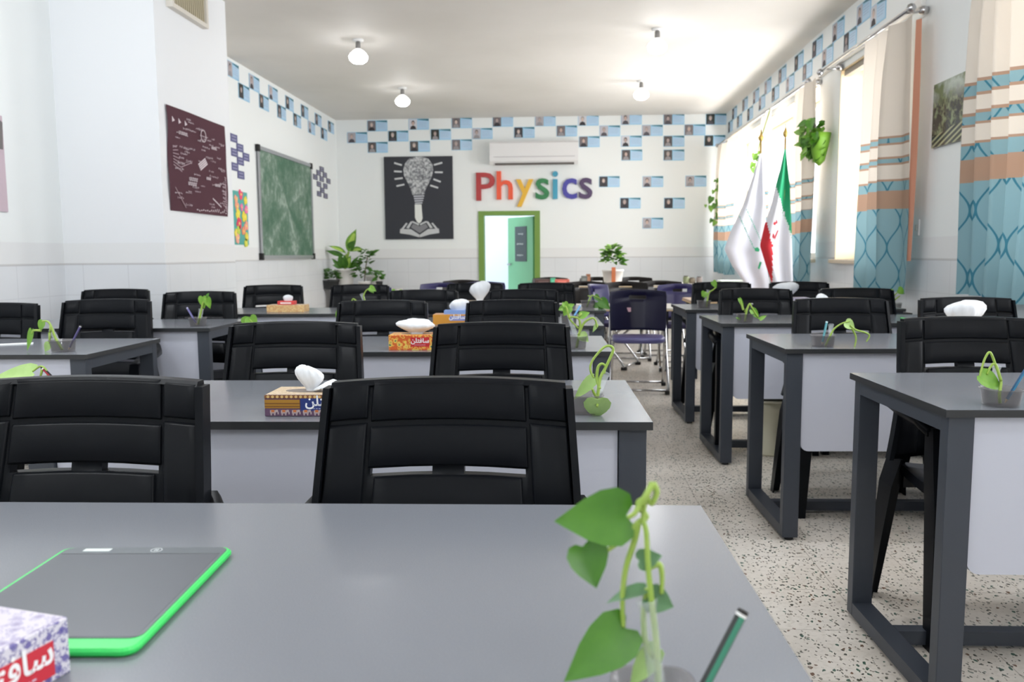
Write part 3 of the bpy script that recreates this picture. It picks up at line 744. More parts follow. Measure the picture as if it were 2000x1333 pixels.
plant([[(387, 634), (392, 612), (396, 594), (402, 584)]], [((396, 580), (398, 604), dict(width=.75)), ((404, 582), (410, 604), dict(width=.7)), ((404, 580), (408, 572), dict(width=.7, m=m_leafd))], 4.18,
      'pothos cutting before the pillar with two hanging leaves', r=.005)
pencil((-1.9, 4.19, TH+.006), pp(365, 601, 4.2), 'lilac pencil before the pillar', (130, 125, 175), (100, 96, 150), .005, (170, 165, 205))
# by the right wall
for (st, lv, Y, lb) in (([[(1740, 600), (1742, 584), (1752, 572)], [(1742, 590), (1758, 578)]], [((1736, 568), (1744, 582), dict(width=1)), ((1754, 566), (1768, 574), dict(width=1))], 5.85, 'round-leaved plant below the second curtain'),):
    b_ = pp(1742, 604, Y)
    p = plant(st, lv, Y, lb, base=Vector((b_.x, Y, .70)), r=.005, name='potted_plant', group=None)
    k = MB().mat(M('grey_ceramic', (150, 152, 150), .4)); k.lathe([(.04, .0), (.055, .01), (.062, .06), (.066, .065), (.058, .062), (.01, .055)], (0, 0, 0)); k.build('pot', p)
    back = thing('side_table', 'small dark side table below the second curtain', 'side table', (b_.x, Y, 0))
    k = MB().mat(m_brown); k.box(-.1, .1, -.1, .1, .67, .70, .003); k.build('tabletop', back)
    for sx in (-1, 1):
        for sy in (-1, 1): k = MB().mat(m_brown); k.box(sx*.085-.012, sx*.085+.012, sy*.085-.012, sy*.085+.012, 0, .67); k.build('leg', back)

# ------------------------------------------------------------------ tissue boxes
ARAB = '\uFEE6\uFEE0\uFE98\uFED3\uFE8E\uFEB3'
def ornate(name, a, c, d, scale):
    if name in MATS: return MATS[name]
    m = M(name, a, .4); N = Nodes(m); v = N.voro(scale, 'Distance'); v2 = N.voro(scale*2.3, 'Distance', feature='F2')
    x = N.mix(N.math('LESS_THAN', v, .33), L3(a), L3(c)); x = N.mix(N.math('LESS_THAN', v, .17), x, L3(d))
    x = N.mix(N.math('LESS_THAN', N.math('ABSOLUTE', N.math('SUBTRACT', v2, .62)), .07), x, L3(c)); N.link(x, N.b.inputs['Base Color'])
    return m
def tissue(parent, c, w, h, seed, flop=0):
    r = random.Random(seed); k = MB().mat(m_tissue); n = 44
    prof = [(.34, -.02), (.28, .04), (.36, .13), (.55, .28), (.74, .46), (.82, .62), (.8, .76), (.66, .88), (.42, .96), (.2, 1.0), (.02, .98)]
    ph = [r.uniform(0, 6) for _ in range(5)]; rs = []
    for q, (rr, z) in enumerate(prof):
        ring = []
        for i in range(n):
            t = 2*PI*i/n
            f = 1 + (.16*math.sin(3*t+ph[0]) + .16*abs(math.sin(2.5*t+ph[1]+z)) - .08 + .20*abs(math.sin(5.5*t+ph[2]+3*z)) - .12)*(.3+z)
            x = rr*w*f*math.cos(t) + flop*w*z*z; y = rr*w*.62*f*math.sin(t)
            ring.append((c[0]+x, c[1]+y, c[2]+h*(z+.05*math.sin(4*t+ph[3])*z*rr+.2*math.cos(t+ph[4])*z*rr)))
        rs.append(ring)
    k.rings(rs, True); return k.build('tissue', parent)
def tissue_box(loc, rz, sx, sy, sz, side, top, label, seed, tw, th, tx=0, lab=None, flop=0, extra=None):
    o = thing('tissue_box', label, 'tissue box', loc, rz, 'tissue boxes')
    k = MB().mat(side); k.box(-sx, sx, -sy, sy, 0, sz, .0015); k.mat(top); k.box(-sx+.002, sx-.002, -sy+.002, sy-.002, sz-.0008, sz+.0005)
    k.mat(img((120, 110, 105))); n = 20
    k.hull([(tx+sx*.5*math.cos(2*PI*q/n), sy*.45*math.sin(2*PI*q/n), sz+.0004) for q in range(n)], [(tx+sx*.5*math.cos(2*PI*q/n), sy*.45*math.sin(2*PI*q/n), sz+.001) for q in range(n)])
    k.build('carton', o)
    if lab:
        x0, x1, z0, z1, col, ts = lab
        l = MB().mat(col); l.box(x0, x1, -sy-.0008, -sy, z0, z1)
        mt = Matrix.Translation(((x0+x1)/2, -sy-.0009, z0+(z1-z0)*.42)) @ Matrix.Rotation(PI/2, 4, 'X')
        text_mesh(ARAB, ts, .0002, img((240, 240, 242)), mt, l, .0006)
        l.mat(img((200, 205, 225)))
        for q in range(9): l.box((x0+x1)/2-ts*.9+q*ts*.2, (x0+x1)/2-ts*.9+q*ts*.2+ts*.13, -sy-.0011, -sy-.0006, z0+(z1-z0)*.16, z0+(z1-z0)*.2)
        l.build('label_panel', o)
    if extra: extra(o, sx, sy, sz)
    tissue(o, (tx, 0, sz), tw, th, seed, flop)
    return o
orn_p = ornate('ornate_purple', (212, 208, 218), (112, 104, 160), (70, 66, 140), 90)
orn_pt = ornate('ornate_purple_top', (196, 190, 200), (162, 154, 182), (140, 130, 164), 70)
# box one: corner edge seen at (132,1197)-(140,1320)
e = onz(139, 1312, TH)
rzb = math.radians(76)
SX, SY, SZ = .105, .05, .05
cx = e.x - SX*math.cos(rzb) - SY*math.sin(rzb); cyy = e.y - SX*math.sin(rzb) + SY*math.cos(rzb)
tissue_box((cx, cyy, TH), rzb, SX, SY, SZ, orn_p, orn_pt, 'white tissue box with purple flowers and a red label at the bottom left corner', 3, .03, .04, -.05,
           lab=(.0, .088, .006, .036, img((196, 42, 58)), .03))
def elephants(o, sx, sy, sz):
    d = MB(); yf = -sy-.0005
    d.mat(img((126, 82, 44))); d.box(-sx, sx, yf, -sy, sz*.84, sz*.99)
    d.mat(img((206, 172, 112)))
    for q in range(22):
        x = -sx+.008+q*(2*sx-.012)/21; n = 10
        d.hull([(x+.0033*math.cos(2*PI*t/n), yf-.0004, sz*.915+.0033*math.sin(2*PI*t/n)) for t in range(n)], [(x+.0033*math.cos(2*PI*t/n), yf, sz*.915+.0033*math.sin(2*PI*t/n)) for t in range(n)])
    d.mat(img((160, 116, 34))); d.box(-sx, -.038, yf, -sy, sz*.38, sz*.78); d.mat(img((112, 70, 28)))
    for zz in (.44, .58): d.box(-sx, -.038, yf-.0003, yf, sz*zz, sz*(zz+.045))
    d.mat(img((92, 66, 92))); d.box(-sx, sx, yf, -sy, .001, sz*.36)
    d.build('carton_bands', o)
    d = MB()
    for q in range(9):
        x = -sx+.012+q*.025; d.mat(img((176, 160, 160)))
        d.box(x, x+.013, yf-.0008, yf, sz*.14, sz*.29); d.box(x+.001, x+.004, yf-.0008, yf, sz*.05, sz*.14); d.box(x+.009, x+.012, yf-.0008, yf, sz*.05, sz*.14)
        d.box(x+.013, x+.018, yf-.0008, yf, sz*.2, sz*.31); d.box(x+.017, x+.0195, yf-.0008, yf, sz*.1, sz*.22)
        d.mat(img((190, 110, 60))); d.box(x+.003, x+.010, yf-.0012, yf-.0008, sz*.2, sz*.31)
    d.build('elephant_row', o)
orn_b = ornate('ornate_beige', (196, 172, 140), (214, 196, 172), (170, 132, 90), 60)
o = tissue_box((-.555, 1.868, TH), .02, .118, .058, .049, img((84, 58, 86)), orn_b, 'brown and gold tissue box with a row of elephants and a blue label', 11, .036, .058, -.028,
               lab=(-.036, .078, .013, .041, img((28, 48, 112)), .032), flop=-.2, extra=elephants)
k = MB().mat(m_tissue)
def px2(o, x, y, dy): return o.matrix_world.inverted() @ pp(x, y, dy)
k.rings([[(-.012+.010*math.cos(t), -.01+.008*math.sin(t), .050) for t in [2*PI*q/10 for q in range(10)]], [(.004+.018*math.cos(t)*abs(math.cos(t)), -.02+.012*math.sin(t), .064+.008*math.sin(t+1)) for t in [2*PI*q/10 for q in range(10)]],
         [(.03+.02*math.cos(t)*abs(math.cos(t)), -.03+.011*math.sin(t), .068+.012*math.sin(t)) for t in [2*PI*q/10 for q in range(10)]]]); k.build('tissue_fold', o)
orn_o = ornate('ornate_orange', (206, 96, 42), (226, 190, 90), (60, 110, 90), 38)
tissue_box((-.545, 3.165, TH), .03, .12, .058, .058, orn_o, ornate('ornate_orange_top', (196, 120, 60), (220, 180, 90), (120, 60, 40), 38), 'orange patterned tissue box with a red label, on the third middle desk', 5, .08, .056, -.02, lab=(-.036, .036, .014, .05, img((186, 32, 40)), .024))
tissue_box((-.56, 4.33, TH), .02, .118, .058, .052, img((196, 136, 46)), img((190, 150, 120)), 'ochre tissue box topped by a white and blue carton, on the fourth middle desk', 8, .06, .075, .01, lab=(-.03, .05, .02, .045, img((120, 130, 190)), .03),
           extra=lambda o, sx, sy, sz: (lambda k: (k.mat(img((120, 150, 205))), k.box(-.062, .07, -.04, .04, sz, sz+.02), k.build('blue_band', o)))(MB()))
tissue_box((pp(937, 590, 5.6).x, 5.6, TH), .02, .115, .055, .05, orn_b, orn_b, 'beige tissue box with a crumpled tissue before the white doorway', 9, .075, .13, 0)
o = tissue_box((-1.79, 5.3, TH), .02, .122, .06, .045, ornate('ornate_pale_orange', (206, 160, 110), (222, 196, 140), (190, 70, 50), 34), orn_b, 'low floral tissue box with a red top on the desk beside the pillar', 13, .034, .062, .0)
k = MB().mat(img((200, 60, 60))); k.box(-.06, .05, -.03, .03, .0455, .07, .003); k.mat(img((235, 215, 215))); k.box(-.04, .03, -.031, -.03, .052, .062); k.build('red_flap', o)
bt = pp(1884, 618, 3.42)
tissue_box((bt.x, 3.42, TH), 0, .118, .058, .06, orn_b, orn_b, 'tissue box whose big white tissue stands before the rear right armchair', 21, .082, .105, .0)
bt = pp(1548, 585, 5.75)
tissue_box((bt.x-.03, 5.72, TH), 0, .118, .058, .06, ornate('ornate_lilac', (196, 190, 206), (160, 150, 180), (220, 220, 230), 50), orn_p, 'lilac tissue box under a big white tissue on the farthest right desk', 24, .09, .1, -.02)
bt = pp(1606, 584, 4.6)
tissue_box((bt.x-.01, 4.6, TH), 0, .118, .058, .05, orn_o, orn_b, 'tissue box with a small white tip showing, on the third right desk', 29, .035, .085, .0, flop=.5)

# ------------------------------------------------------------------ writing tablets
m_tscreen = M('tablet_screen', (84, 87, 94), .3, spec=.4); m_tbez = M('tablet_bezel', (86, 92, 98), .35)
m_tgreen = M('tablet_green', (52, 206, 96), .38)
def rrect(x0, x1, y0, y1, r, z, n=5):
    out = []
    for cx_, cy_, a0 in ((x1-r, y1-r, 0), (x0+r, y1-r, 90), (x0+r, y0+r, 180), (x1-r, y0+r, 270)):
        for q in range(n+1): a = math.radians(a0+90*q/n); out.append((cx_+r*math.cos(a), cy_+r*math.sin(a), z))
    return out
def tablet(loc, rz, label, w=.083, h=.13):
    o = thing('writing_tablet', label, 'writing tablet', loc, rz)
    k = MB().mat(m_tgreen)
    k.rings([rrect(-w+.003, w-.003, -h+.003, h-.003, .012, 0), rrect(-w, w, -h, h, .014, .003), rrect(-w, w, -h, h, .014, .006), rrect(-w+.0025, w-.0025, -h+.0025, h-.0025, .012, .0085)], smooth=False); k.build('case', o)
    k = MB().mat(m_tbez); a = rrect(-w+.006, w-.005, -h+.022, h-.004, .011, .0083); c = rrect(-w+.006, w-.005, -h+.022, h-.004, .011, .0091); k.hull(a, c); k.build('bezel', o)
    k = MB().mat(m_tscreen); k.box(-w+.009, w-.009, -h+.024, h-.026, .0091, .0094)
    s = k.build('screen', o)
    k = MB().mat(img((60, 62, 66))); k.box(-w+.009, w-.009, h-.0265, h-.0255, .0091, .0096); k.build('screen_edge', o)
    k = MB().mat(img((206, 214, 214))); k.box(-w+.03, -w+.062, h-.018, h-.009, .0091, .0097); k.build('sticker', o)
    k = MB().mat(img((200, 205, 208))); n = 24
    for q in range(n):
        a0, a1 = 2*PI*q/n, 2*PI*(q+1)/n
        k.hull([(.014+r_*math.cos(a_), h-.0135+r_*math.sin(a_), .0091) for r_, a_ in ((.006, a0), (.0068, a0), (.0068, a1), (.006, a1))], [(.014+r_*math.cos(a_), h-.0135+r_*math.sin(a_), .0095) for r_, a_ in ((.006, a0), (.0068, a0), (.0068, a1), (.006, a1))])
    for q in (-1, 1): k.box(.014+q*.0014-.0006, .014+q*.0014+.0006, h-.017, h-.010, .0091, .0095)
    k.box(.0115, .0165, h-.0139, h-.0129, .0091, .0095); k.build('emblem', o)
    k = MB().mat(img((16, 40, 24))); k.hull([(-.02+.013*math.cos(t), -h+.013+.0035*math.sin(t), .0082) for t in [2*PI*q/16 for q in range(16)]], [(-.02+.013*math.cos(t), -h+.013+.0035*math.sin(t), .0087) for t in [2*PI*q/16 for q in range(16)]]); k.build('button', o)
    k = MB().mat(img((30, 140, 66))); k.hull([(.03+.005*math.cos(t), -h+.013+.0015*math.sin(t), .0082) for t in [2*PI*q/10 for q in range(10)]], [(.03+.005*math.cos(t), -h+.013+.0015*math.sin(t), .0088) for t in [2*PI*q/10 for q in range(10)]]); k.build('lock_slot', o)
    return o
tr, br_, tl = onz(458, 1072, TH+.006), onz(262, 1279, TH+.004), onz(158, 1056, TH+.006)
ax = (tr-br_); hgt = ax.length; rzt = math.atan2(ax.y, ax.x)-PI/2; wid = (tr-tl).length
c = br_ + ax/2 + Vector((math.cos(rzt), math.sin(rzt), 0))*(-wid/2)
tablet((c.x, c.y, TH), rzt, 'green-rimmed writing tablet lying on the nearest desk', wid/2, hgt/2)
t2 = tablet((1.92, 4.5, TH), .1, 'green-edged writing tablet on the third right desk, below the second curtain')
b = MB().mat(img((236, 238, 240))); p = onz(-10, 676, TH); b.box(-.09, .09, -.02, .02, 0, .004)
o = b.build('paper_strip'); o.location = (p.x+.03, p.y+.04, TH); o.rotation_euler = (0, 0, .5); tag(o, 'white folded paper strip on the left desk at the picture edge', 'paper')

# ------------------------------------------------------------------ things on the wall
class Frame:                                        # local wall coordinates: x along the wall, z up, out of the wall
    def __init__(s, o, ux, n): s.o, s.ux, s.n = Vector(o), Vector(ux), Vector(n)
    def __call__(s, x, z, d=0): return s.ux*x + Vector((0, 0, z)) + s.n*d
def plate(mb, fr, pts, d0, d1): mb.hull([fr(x, z, d0) for x, z in pts], [fr(x, z, d1) for x, z in pts])
def rect(x0, x1, z0, z1): return [(x0, z0), (x1, z0), (x1, z1), (x0, z1)]
def ell(cx_, cz_, rx, rz_, n=14): return [(cx_+rx*math.cos(2*PI*q/n), cz_+rz_*math.sin(2*PI*q/n)) for q in range(n)]
m_cb = M('card_blue', (150, 200, 230), .3); m_cb2 = M('card_text', (176, 206, 232), .3); m_ct = M('card_teal', (44, 110, 126), .3)
def card(center, ux, n, seed, label, group, w=.315, h=.165, half=False):
    r = random.Random(seed); fr = Frame(center, ux, n); k = MB()
    if half: w *= .8
    k.mat(m_cb); plate(k, fr, rect(-w/2, w/2, -h/2, h/2), 0.001, .006)
    bgc = r.choice([(62, 60, 66), (120, 112, 116), (186, 184, 194), (48, 52, 48), (176, 170, 176), (90, 84, 84), (206, 206, 214)])
    k.mat(img(bgc)); plate(k, fr, rect(-w/2+.006, -.025, -h/2+.006, h/2-.006), .006, .0065)
    x = -w/2+.006+(w/2-.031)/2; sk = r.choice([(196, 170, 160), (180, 160, 156), (206, 186, 178)])
    k.mat(img(r.choice([(50, 46, 52), (80, 76, 84), (150, 146, 150)]))); plate(k, fr, [(x-.05, -h/2+.006), (x+.05, -h/2+.006), (x+.035, -h/2+.05), (x, -h/2+.066), (x-.035, -h/2+.05)], .0065, .007)
    k.mat(img(r.choice([(60, 54, 52), (150, 144, 142), (96, 84, 78)]))); plate(k, fr, ell(x, .022, .026, .036), .007, .0073)
    k.mat(img(sk)); plate(k, fr, ell(x, .012, .021, .03), .0073, .0077)
    k.mat(m_cb2); plate(k, fr, rect(-.014, w/2-.008, -h/2+.014, h/2-.03), .006, .0065)
    k.mat(m_ct); plate(k, fr, [(-.014, h/2-.014), (w/2-.02, h/2-.03), (w/2-.004, h/2-.036), (w/2-.004, h/2-.004), (-.014, h/2-.006)], .0066, .0072)
    k.mat(img((150, 172, 200)))
    for q in range(4): plate(k, fr, rect(-.006, w/2-.02-r.uniform(0, .03), h/2-.05-q*.022, h/2-.046-q*.022), .0065, .0069)
    o = k.build('portrait_card'); o.location = center
    return tag(o, label, 'portrait card', group)
ORD = ['first', 'second', 'third', 'fourth', 'fifth', 'sixth', 'seventh', 'eighth', 'ninth', 'tenth', 'eleventh', 'twelfth']
rowsB = {'top row': [(737, 246), (818, 243), (902, 240), (982, 237), (1065, 236), (1149, 235), (1233, 233), (1316, 233), (1399, 233)],
         'second row': [(698, 269), (778, 266), (861, 263), (942, 261), (1024, 259), (1107, 256), (1191, 256), (1274, 255), (1357, 254)],
         'third row': [(738, 288), (820, 286), (902, 283), (1151, 277), (1233, 276), (1316, 276), (1396, 275)],
         'row right of the cooler': [(1234, 303), (1316, 303)],
         'row beside the letters': [(1190, 355), (1275, 355), (1359, 354)],
         'row above the lowest': [(1231, 397), (1317, 397)], 'lowest': [(1275, 436)]}
sd = 0
for rn, lst in rowsB.items():
    for i, (x, y) in enumerate(lst):
        sd += 1
        lb = 'blue portrait card on back wall, %s, %s from left' % (rn, ORD[i]) if len(lst) > 1 else 'small blue portrait card on the back wall, lowest of all'
        card(ony(x, y, YB), (1, 0, 0), (0, -1, 0), sd, lb, 'portrait cards on the back wall', half=False)
leftU = [(454.5, 138), (496, 163), (533, 184), (565, 203), (594.5, 219), (621, 235), (646, 249)]
leftL = [(476, 181), (515, 200.5), (549.5, 220), (580, 236), (608, 250), (632.5, 262)]
for rn, lst in (('upper row', leftU), ('lower row', leftL)):
    for i, (x, y) in enumerate(lst):
        sd += 1; p = onx(x, y, XL)
        card(p, (0, 1, 0), (1, 0, 0), sd, 'small blue portrait card on the left wall, %s, %s from the pillar' % (rn, ORD[i]), 'portrait cards on the left wall')
rU = [(1688, 23), (1638, 58), (1597, 92), (1561, 120), (1528.5, 146), (1500, 169), (1477, 188), (1455.5, 204), (1435, 221)]
rL = [(1716, 25), (1661, 78), (1617, 109), (1577.5, 137.5), (1543.6, 162), (1515, 182), (1488.5, 200), (1465.5, 222), (1444.7, 236), (1427, 247)]
for rn, lst in (('upper row', rU), ('lower row', rL)):
    for i, (x, y) in enumerate(lst):
        sd += 1; p = onx(x, y, XR)
        card(p, (0, -1, 0), (-1, 0, 0), sd, 'small blue portrait card above the windows, %s, %s from the camera' % (rn, ORD[i]), 'portrait cards above the windows')

# PHYSICS letters
LET = [('P', (930, 967, 338, 392), (172, 42, 42)), ('h', (970, 1002, 335, 390), (232, 84, 46)), ('y', (1008, 1042, 351, 404), (226, 176, 46)), ('s', (1046, 1073, 349, 390), (42, 122, 70)),
       ('i', (1079, 1090, 335, 389), (60, 150, 180)), ('c', (1098, 1127, 349, 389), (66, 62, 156)), ('s', (1131, 1157, 348, 389), (74, 54, 92))]
NAMES = ['dark red letter P', 'orange-red letter h', 'yellow letter y', 'green letter s', 'light blue letter i', 'indigo letter c', 'dark purple letter s']
for (ch, (x0, x1, y0, y1), col), nm in zip(LET, NAMES):
    a, c = ony(x0, y0, YB), ony(x1, y1, YB)
    k = MB(); text_mesh(ch, 1, .0, img(col, rough=.4), Matrix.Identity(4), k, .012)
    xs = [v.co.x for v in k.bm.verts]; zs_ = [v.co.y for v in k.bm.verts]
    X0, X1, Z0, Z1 = min(xs), max(xs), min(zs_), max(zs_); w, h = c.x-a.x, a.z-c.z
    for v in k.bm.verts: v.co = Vector(((v.co.x-X0)/(X1-X0)*w-w/2, 0, (v.co.y-Z0)/(Z1-Z0)*h-h/2))
    g = bmesh.ops.extrude_face_region(k.bm, geom=list(k.bm.faces))
    for v in [e for e in g['geom'] if isinstance(e, bmesh.types.BMVert)]: v.co.y -= .04
    o = k.build('wall_letter'); o.location = (a.x+w/2, YB-.001, c.z+h/2); tag(o, nm + ' of the coloured word Physics on the back wall', 'letter', 'letters of the word on the back wall')

# chalk drawing poster
def chalk_mat():
    m = M('chalk_scribble', (190, 192, 196), .8); N = Nodes(m)
    f = N.ramp(N.noise(26, 6, rough=.7), .40, .60); N.link(N.mix(f, L3((96, 98, 104)), L3((206, 208, 210))), N.b.inputs['Base Color']); return m
a, c = ony(750, 307, YB), ony(886, 467, YB); w, h = c.x-a.x, a.z-c.z
fr = Frame((0, 0, 0), (1, 0, 0), (0, -1, 0)); k = MB()
def PX(x, y): return ((x-70)/950*w-w/2, h/2-(y-105)/1145*h)
k.mat(img((44, 46, 54))); plate(k, fr, rect(-w/2, w/2, -h/2, h/2), .001, .025)
o = thing('chalk_poster', 'black picture of a chalk light bulb over an open book', 'picture', (a.x+w/2, YB, c.z+h/2))
k.build('canvas', o)
k = MB().mat(chalk_mat())
plate(k, fr, [PX(*q) for q in [(460, 635), (440, 560), (400, 470), (350, 370), (340, 280), (370, 190), (430, 130), (520, 108), (600, 110), (690, 140), (745, 220), (755, 300), (725, 400), (680, 490), (640, 570), (630, 620), (600, 632)]][::-1], .025, .027)
k.mat(img((190, 192, 200)))
for i in range(4): plate(k, fr, [PX(*q) for q in [(475+i*6, 645+i*32), (625-i*9, 640+i*32), (622-i*9, 658+i*32), (478+i*6, 664+i*32)]][::-1], .025, .028)
k.build('bulb_drawing', o)
k = MB().mat(img((204, 206, 208)))
for x0, y0, x1, y1 in ((215, 190, 320, 222), (210, 305, 318, 312), (215, 412, 328, 400), (240, 510, 350, 488), (765, 225, 880, 195), (775, 325, 885, 328), (755, 420, 855, 458), (710, 505, 818, 540)):
    A_, B_ = Vector(PX(x0, y0)), Vector(PX(x1, y1)); d_ = (B_-A_).normalized(); nn = Vector((-d_.y, d_.x))*.0125
    k = MB().mat(img((204, 206, 208))); plate(k, fr, [tuple(A_-nn), tuple(B_-nn), tuple(B_+nn), tuple(A_+nn)], .025, .027); k.build('ray_stroke', o)
k = MB().mat(img((226, 228, 224))); plate(k, fr, [PX(*q) for q in [(490, 765), (582, 765), (595, 960), (575, 1010), (545, 1030), (515, 1005), (490, 950)]][::-1], .025, .028); k.build('chalk_stick', o)
k = MB().mat(img((196, 198, 200)))
for sgn in (-1, 1):
    def Q(x, y): return PX(550+sgn*x, y)
    for pts in ([(0, 1190), (120, 1110), (270, 1105), (275, 1165), (140, 1185), (5, 1225)], [(120, 1000), (185, 1090), (150, 1100), (95, 1010)], [(185, 1020), (255, 1105), (225, 1110), (165, 1030)], [(5, 1035), (95, 995), (110, 1012), (10, 1060)]):
        q = [Q(*p_) for p_ in pts]; plate(k, fr, q if sgn < 0 else q[::-1], .025, .027)
    k.mat(img((126, 126, 130))); q = [Q(*p_) for p_ in [(0, 1070), (90, 1035), (120, 1085), (0, 1165)]]; plate(k, fr, q if sgn < 0 else q[::-1], .025, .0265); k.mat(img((196, 198, 200)))
k.build('book_drawing', o)

# air conditioner
a, c = ony(957, 280, YB), ony(1130, 322, YB)
ac = thing('air_conditioner', 'white split air conditioner above the coloured word', 'air conditioner', ((a.x+c.x)/2, YB, c.z))
w, h = (c.x-a.x)/2*.985, (a.z-c.z)
k = MB().mat(M('ac_white', (226, 225, 226), .3))
prof = [(0, .02), (-.16, .0), (-.2, .05), (-.215, .13), (-.2, h-.03), (-.17, h), (0, h)]
k.hull([(-w, y, z) for y, z in prof], [(w, y, z) for y, z in prof]); k.build('housing', ac)
k = MB().mat(img((90, 84, 80))); k.box(-w+.08, w-.06, -.19, -.10, -.004, .018); k.build('outlet_slot', ac)
k = MB().mat(img((176, 172, 176))); k.box(-w+.06, w-.05, -.216, -.208, .105, .113); k.build('panel_gap', ac)

# green chalkboard
def board_mat():
    m = M('chalkboard_green', (72, 112, 88), .6); N = Nodes(m)
    f = N.math('MULTIPLY', N.ramp(N.noise(2.6, 8, rough=.75), .4, .68), N.math('ADD', N.math('MULTIPLY', N.ramp(N.noise(13, 3), .48, .62), .6), .4)); N.link(N.mix(f, L3((66, 104, 82)), L3((168, 182, 172))), N.b.inputs['Base Color']); return m
o = thing('chalkboard', 'green chalkboard in a silver frame on the left wall', 'chalkboard', (XL, 10.56, 1.73))
fr = Frame((0, 0, 0), (0, 1, 0), (1, 0, 0)); bw, bh = 1.03, .655
k = MB().mat(board_mat()); plate(k, fr, rect(-bw, bw, -bh, bh), .012, .022); k.build('board', o)
k = MB().mat(m_al)
for r_ in (rect(-bw, bw, bh-.045, bh), rect(-bw, bw, -bh, -bh+.045), rect(-bw, -bw+.045, -bh+.045, bh-.045), rect(bw-.045, bw, -bh+.045, bh-.045)): plate(k, fr, r_, .0, .035)
k.build('frame', o)
for sx in (-1, 1):
    for sz in (-1, 1):
        k = MB().mat(m_black); plate(k, fr, rect(sx*(bw-.02)-.03, sx*(bw-.02)+.03, sz*(bh-.03)-.04, sz*(bh-.03)+.04) , 0, .042); k.build('corner_cap', o)

# small dark cards left and right of the chalkboard
m_nv = img((92, 92, 134)); m_gy = img((90, 88, 104))
def scard(x, y, w, h, mt, lb, grp):
    p = onx(x, y, XL); k = MB().mat(mt); f2 = Frame((0, 0, 0), (0, 1, 0), (1, 0, 0)); plate(k, f2, rect(-w/2, w/2, -h/2, h/2), .001, .006)
    k.mat(img((150, 150, 180))); 
    for q in (-1, 1): plate(k, f2, rect(-w*.32, w*.32, q*h*.2-.006, q*h*.2+.006), .006, .0065)
    o = k.build('paper_card'); o.location = p; tag(o, lb, 'card', grp)
g1 = [(456, 270, 'topmost'), (468, 289, 'upper one of the middle column'), (457, 298, 'middle one of the left column'), (480, 307, 'rightmost'), (469, 315, 'middle one of the middle column'), (458, 326, 'lowest of the left column'), (470, 342, 'lowest')]
for x, y, nm in g1: scard(x, y, .19, .085, m_nv, 'small purple-blue card between pillar and chalkboard, ' + nm, 'purple-blue cards left of the chalkboard')
g2 = [(628, 331, 'topmost'), (622, 338, 'upper left'), (634, 342, 'upper right'), (615.5, 346, 'leftmost'), (628, 350, 'centre'), (641, 354, 'rightmost'), (622.5, 360, 'lower left of centre'), (635, 364, 'lower right of centre'), (629, 372, 'below centre'), (623, 379, 'bottom left'), (635.5, 383, 'bottom right')]
for x, y, nm in g2: scard(x, y, .21, .075, m_gy, 'small grey card of the diamond right of the chalkboard, ' + nm, 'grey cards right of the chalkboard')
# flowery strip
p0, p1 = onx(451, 372, XL), onx(484, 478, XL)
o = thing('flower_poster', 'teal paper strip covered with pink and yellow flowers', 'poster', (XL, (p0.y+p1.y)/2+.02, (p0.z+p1.z)/2)); w, h = .42, .58
k = MB().mat(img((84, 166, 158))); plate(k, fr, rect(-w/2, w/2, -h/2, h/2), .001, .006); k.build('paper', o)
r = random.Random(8)
for q, (x, z, s_) in enumerate([(.02, .26, .07), (-.12, .2, .06), (-.1, .12, .07), (.15, .2, .06), (.03, .12, .05), (.16, .1, .06), (-.08, .04, .075), (.1, .02, .08), (-.06, -.06, .085), (.14, -.08, .07), (-.08, -.13, .06), (.06, -.14, .06), (-.12, -.22, .07), (.14, -.2, .06), (.12, -.27, .06), (-.16, -.16, .05)]):
    k = MB(); col = [(232, 76, 120), (240, 168, 140), (240, 160, 130), (228, 212, 70), (240, 110, 170), (240, 120, 170), (234, 218, 70), (236, 214, 60), (220, 66, 100), (240, 160, 140), (190, 210, 80), (240, 150, 110), (240, 170, 150), (230, 214, 80), (214, 216, 80), (234, 216, 90)][q]
    k.mat(img(col))
    for t in range(5):
        a_ = 2*PI*t/5+r.uniform(0, 1); plate(k, fr, ell(x+s_*.45*math.cos(a_), z+s_*.45*math.sin(a_), s_*.42, s_*.42, 9), .006, .009+q*.0002+t*.0001)
    k.mat(img((250, 230, 120))); plate(k, fr, ell(x, z, s_*.2, s_*.2, 8), .009, .014); k.build('flower', o)

# maroon poster on the pillar
o = thing('formula_poster', 'maroon fabric poster with white formulas on the pillar', 'poster', (-2.8, 6.33, 1.81)); w, h = .515, .37
k = MB(); k.mat(M('maroon_cloth', (86, 58, 66), .85, spec=.1))
rows = []
for i in range(13):
    z = h-2*h*i/12
    rows.append([(.009+.005*math.sin(i*.9+j*.35), -w+2*w*j/16-(.012*math.sin(i*.7) if j == 16 else 0)+(.008*math.sin(i*.6) if j == 0 else 0), z) for j in range(17)])
V = k.grid(rows, True); k.build('cloth', o)
k = MB(); r = random.Random(17); mA, mB_ = img((206, 192, 198)), img((168, 144, 152))
def stroke(x0, z0, x1, z1, t, mt):
    k.mat(mt); A_, B_ = Vector((x0, z0)), Vector((x1, z1)); d_ = (B_-A_).normalized(); nn = Vector((-d_.y, d_.x))*t
    plate(k, fr, [tuple(A_-nn), tuple(B_-nn), tuple(B_+nn), tuple(A_+nn)], .0145, .0155)
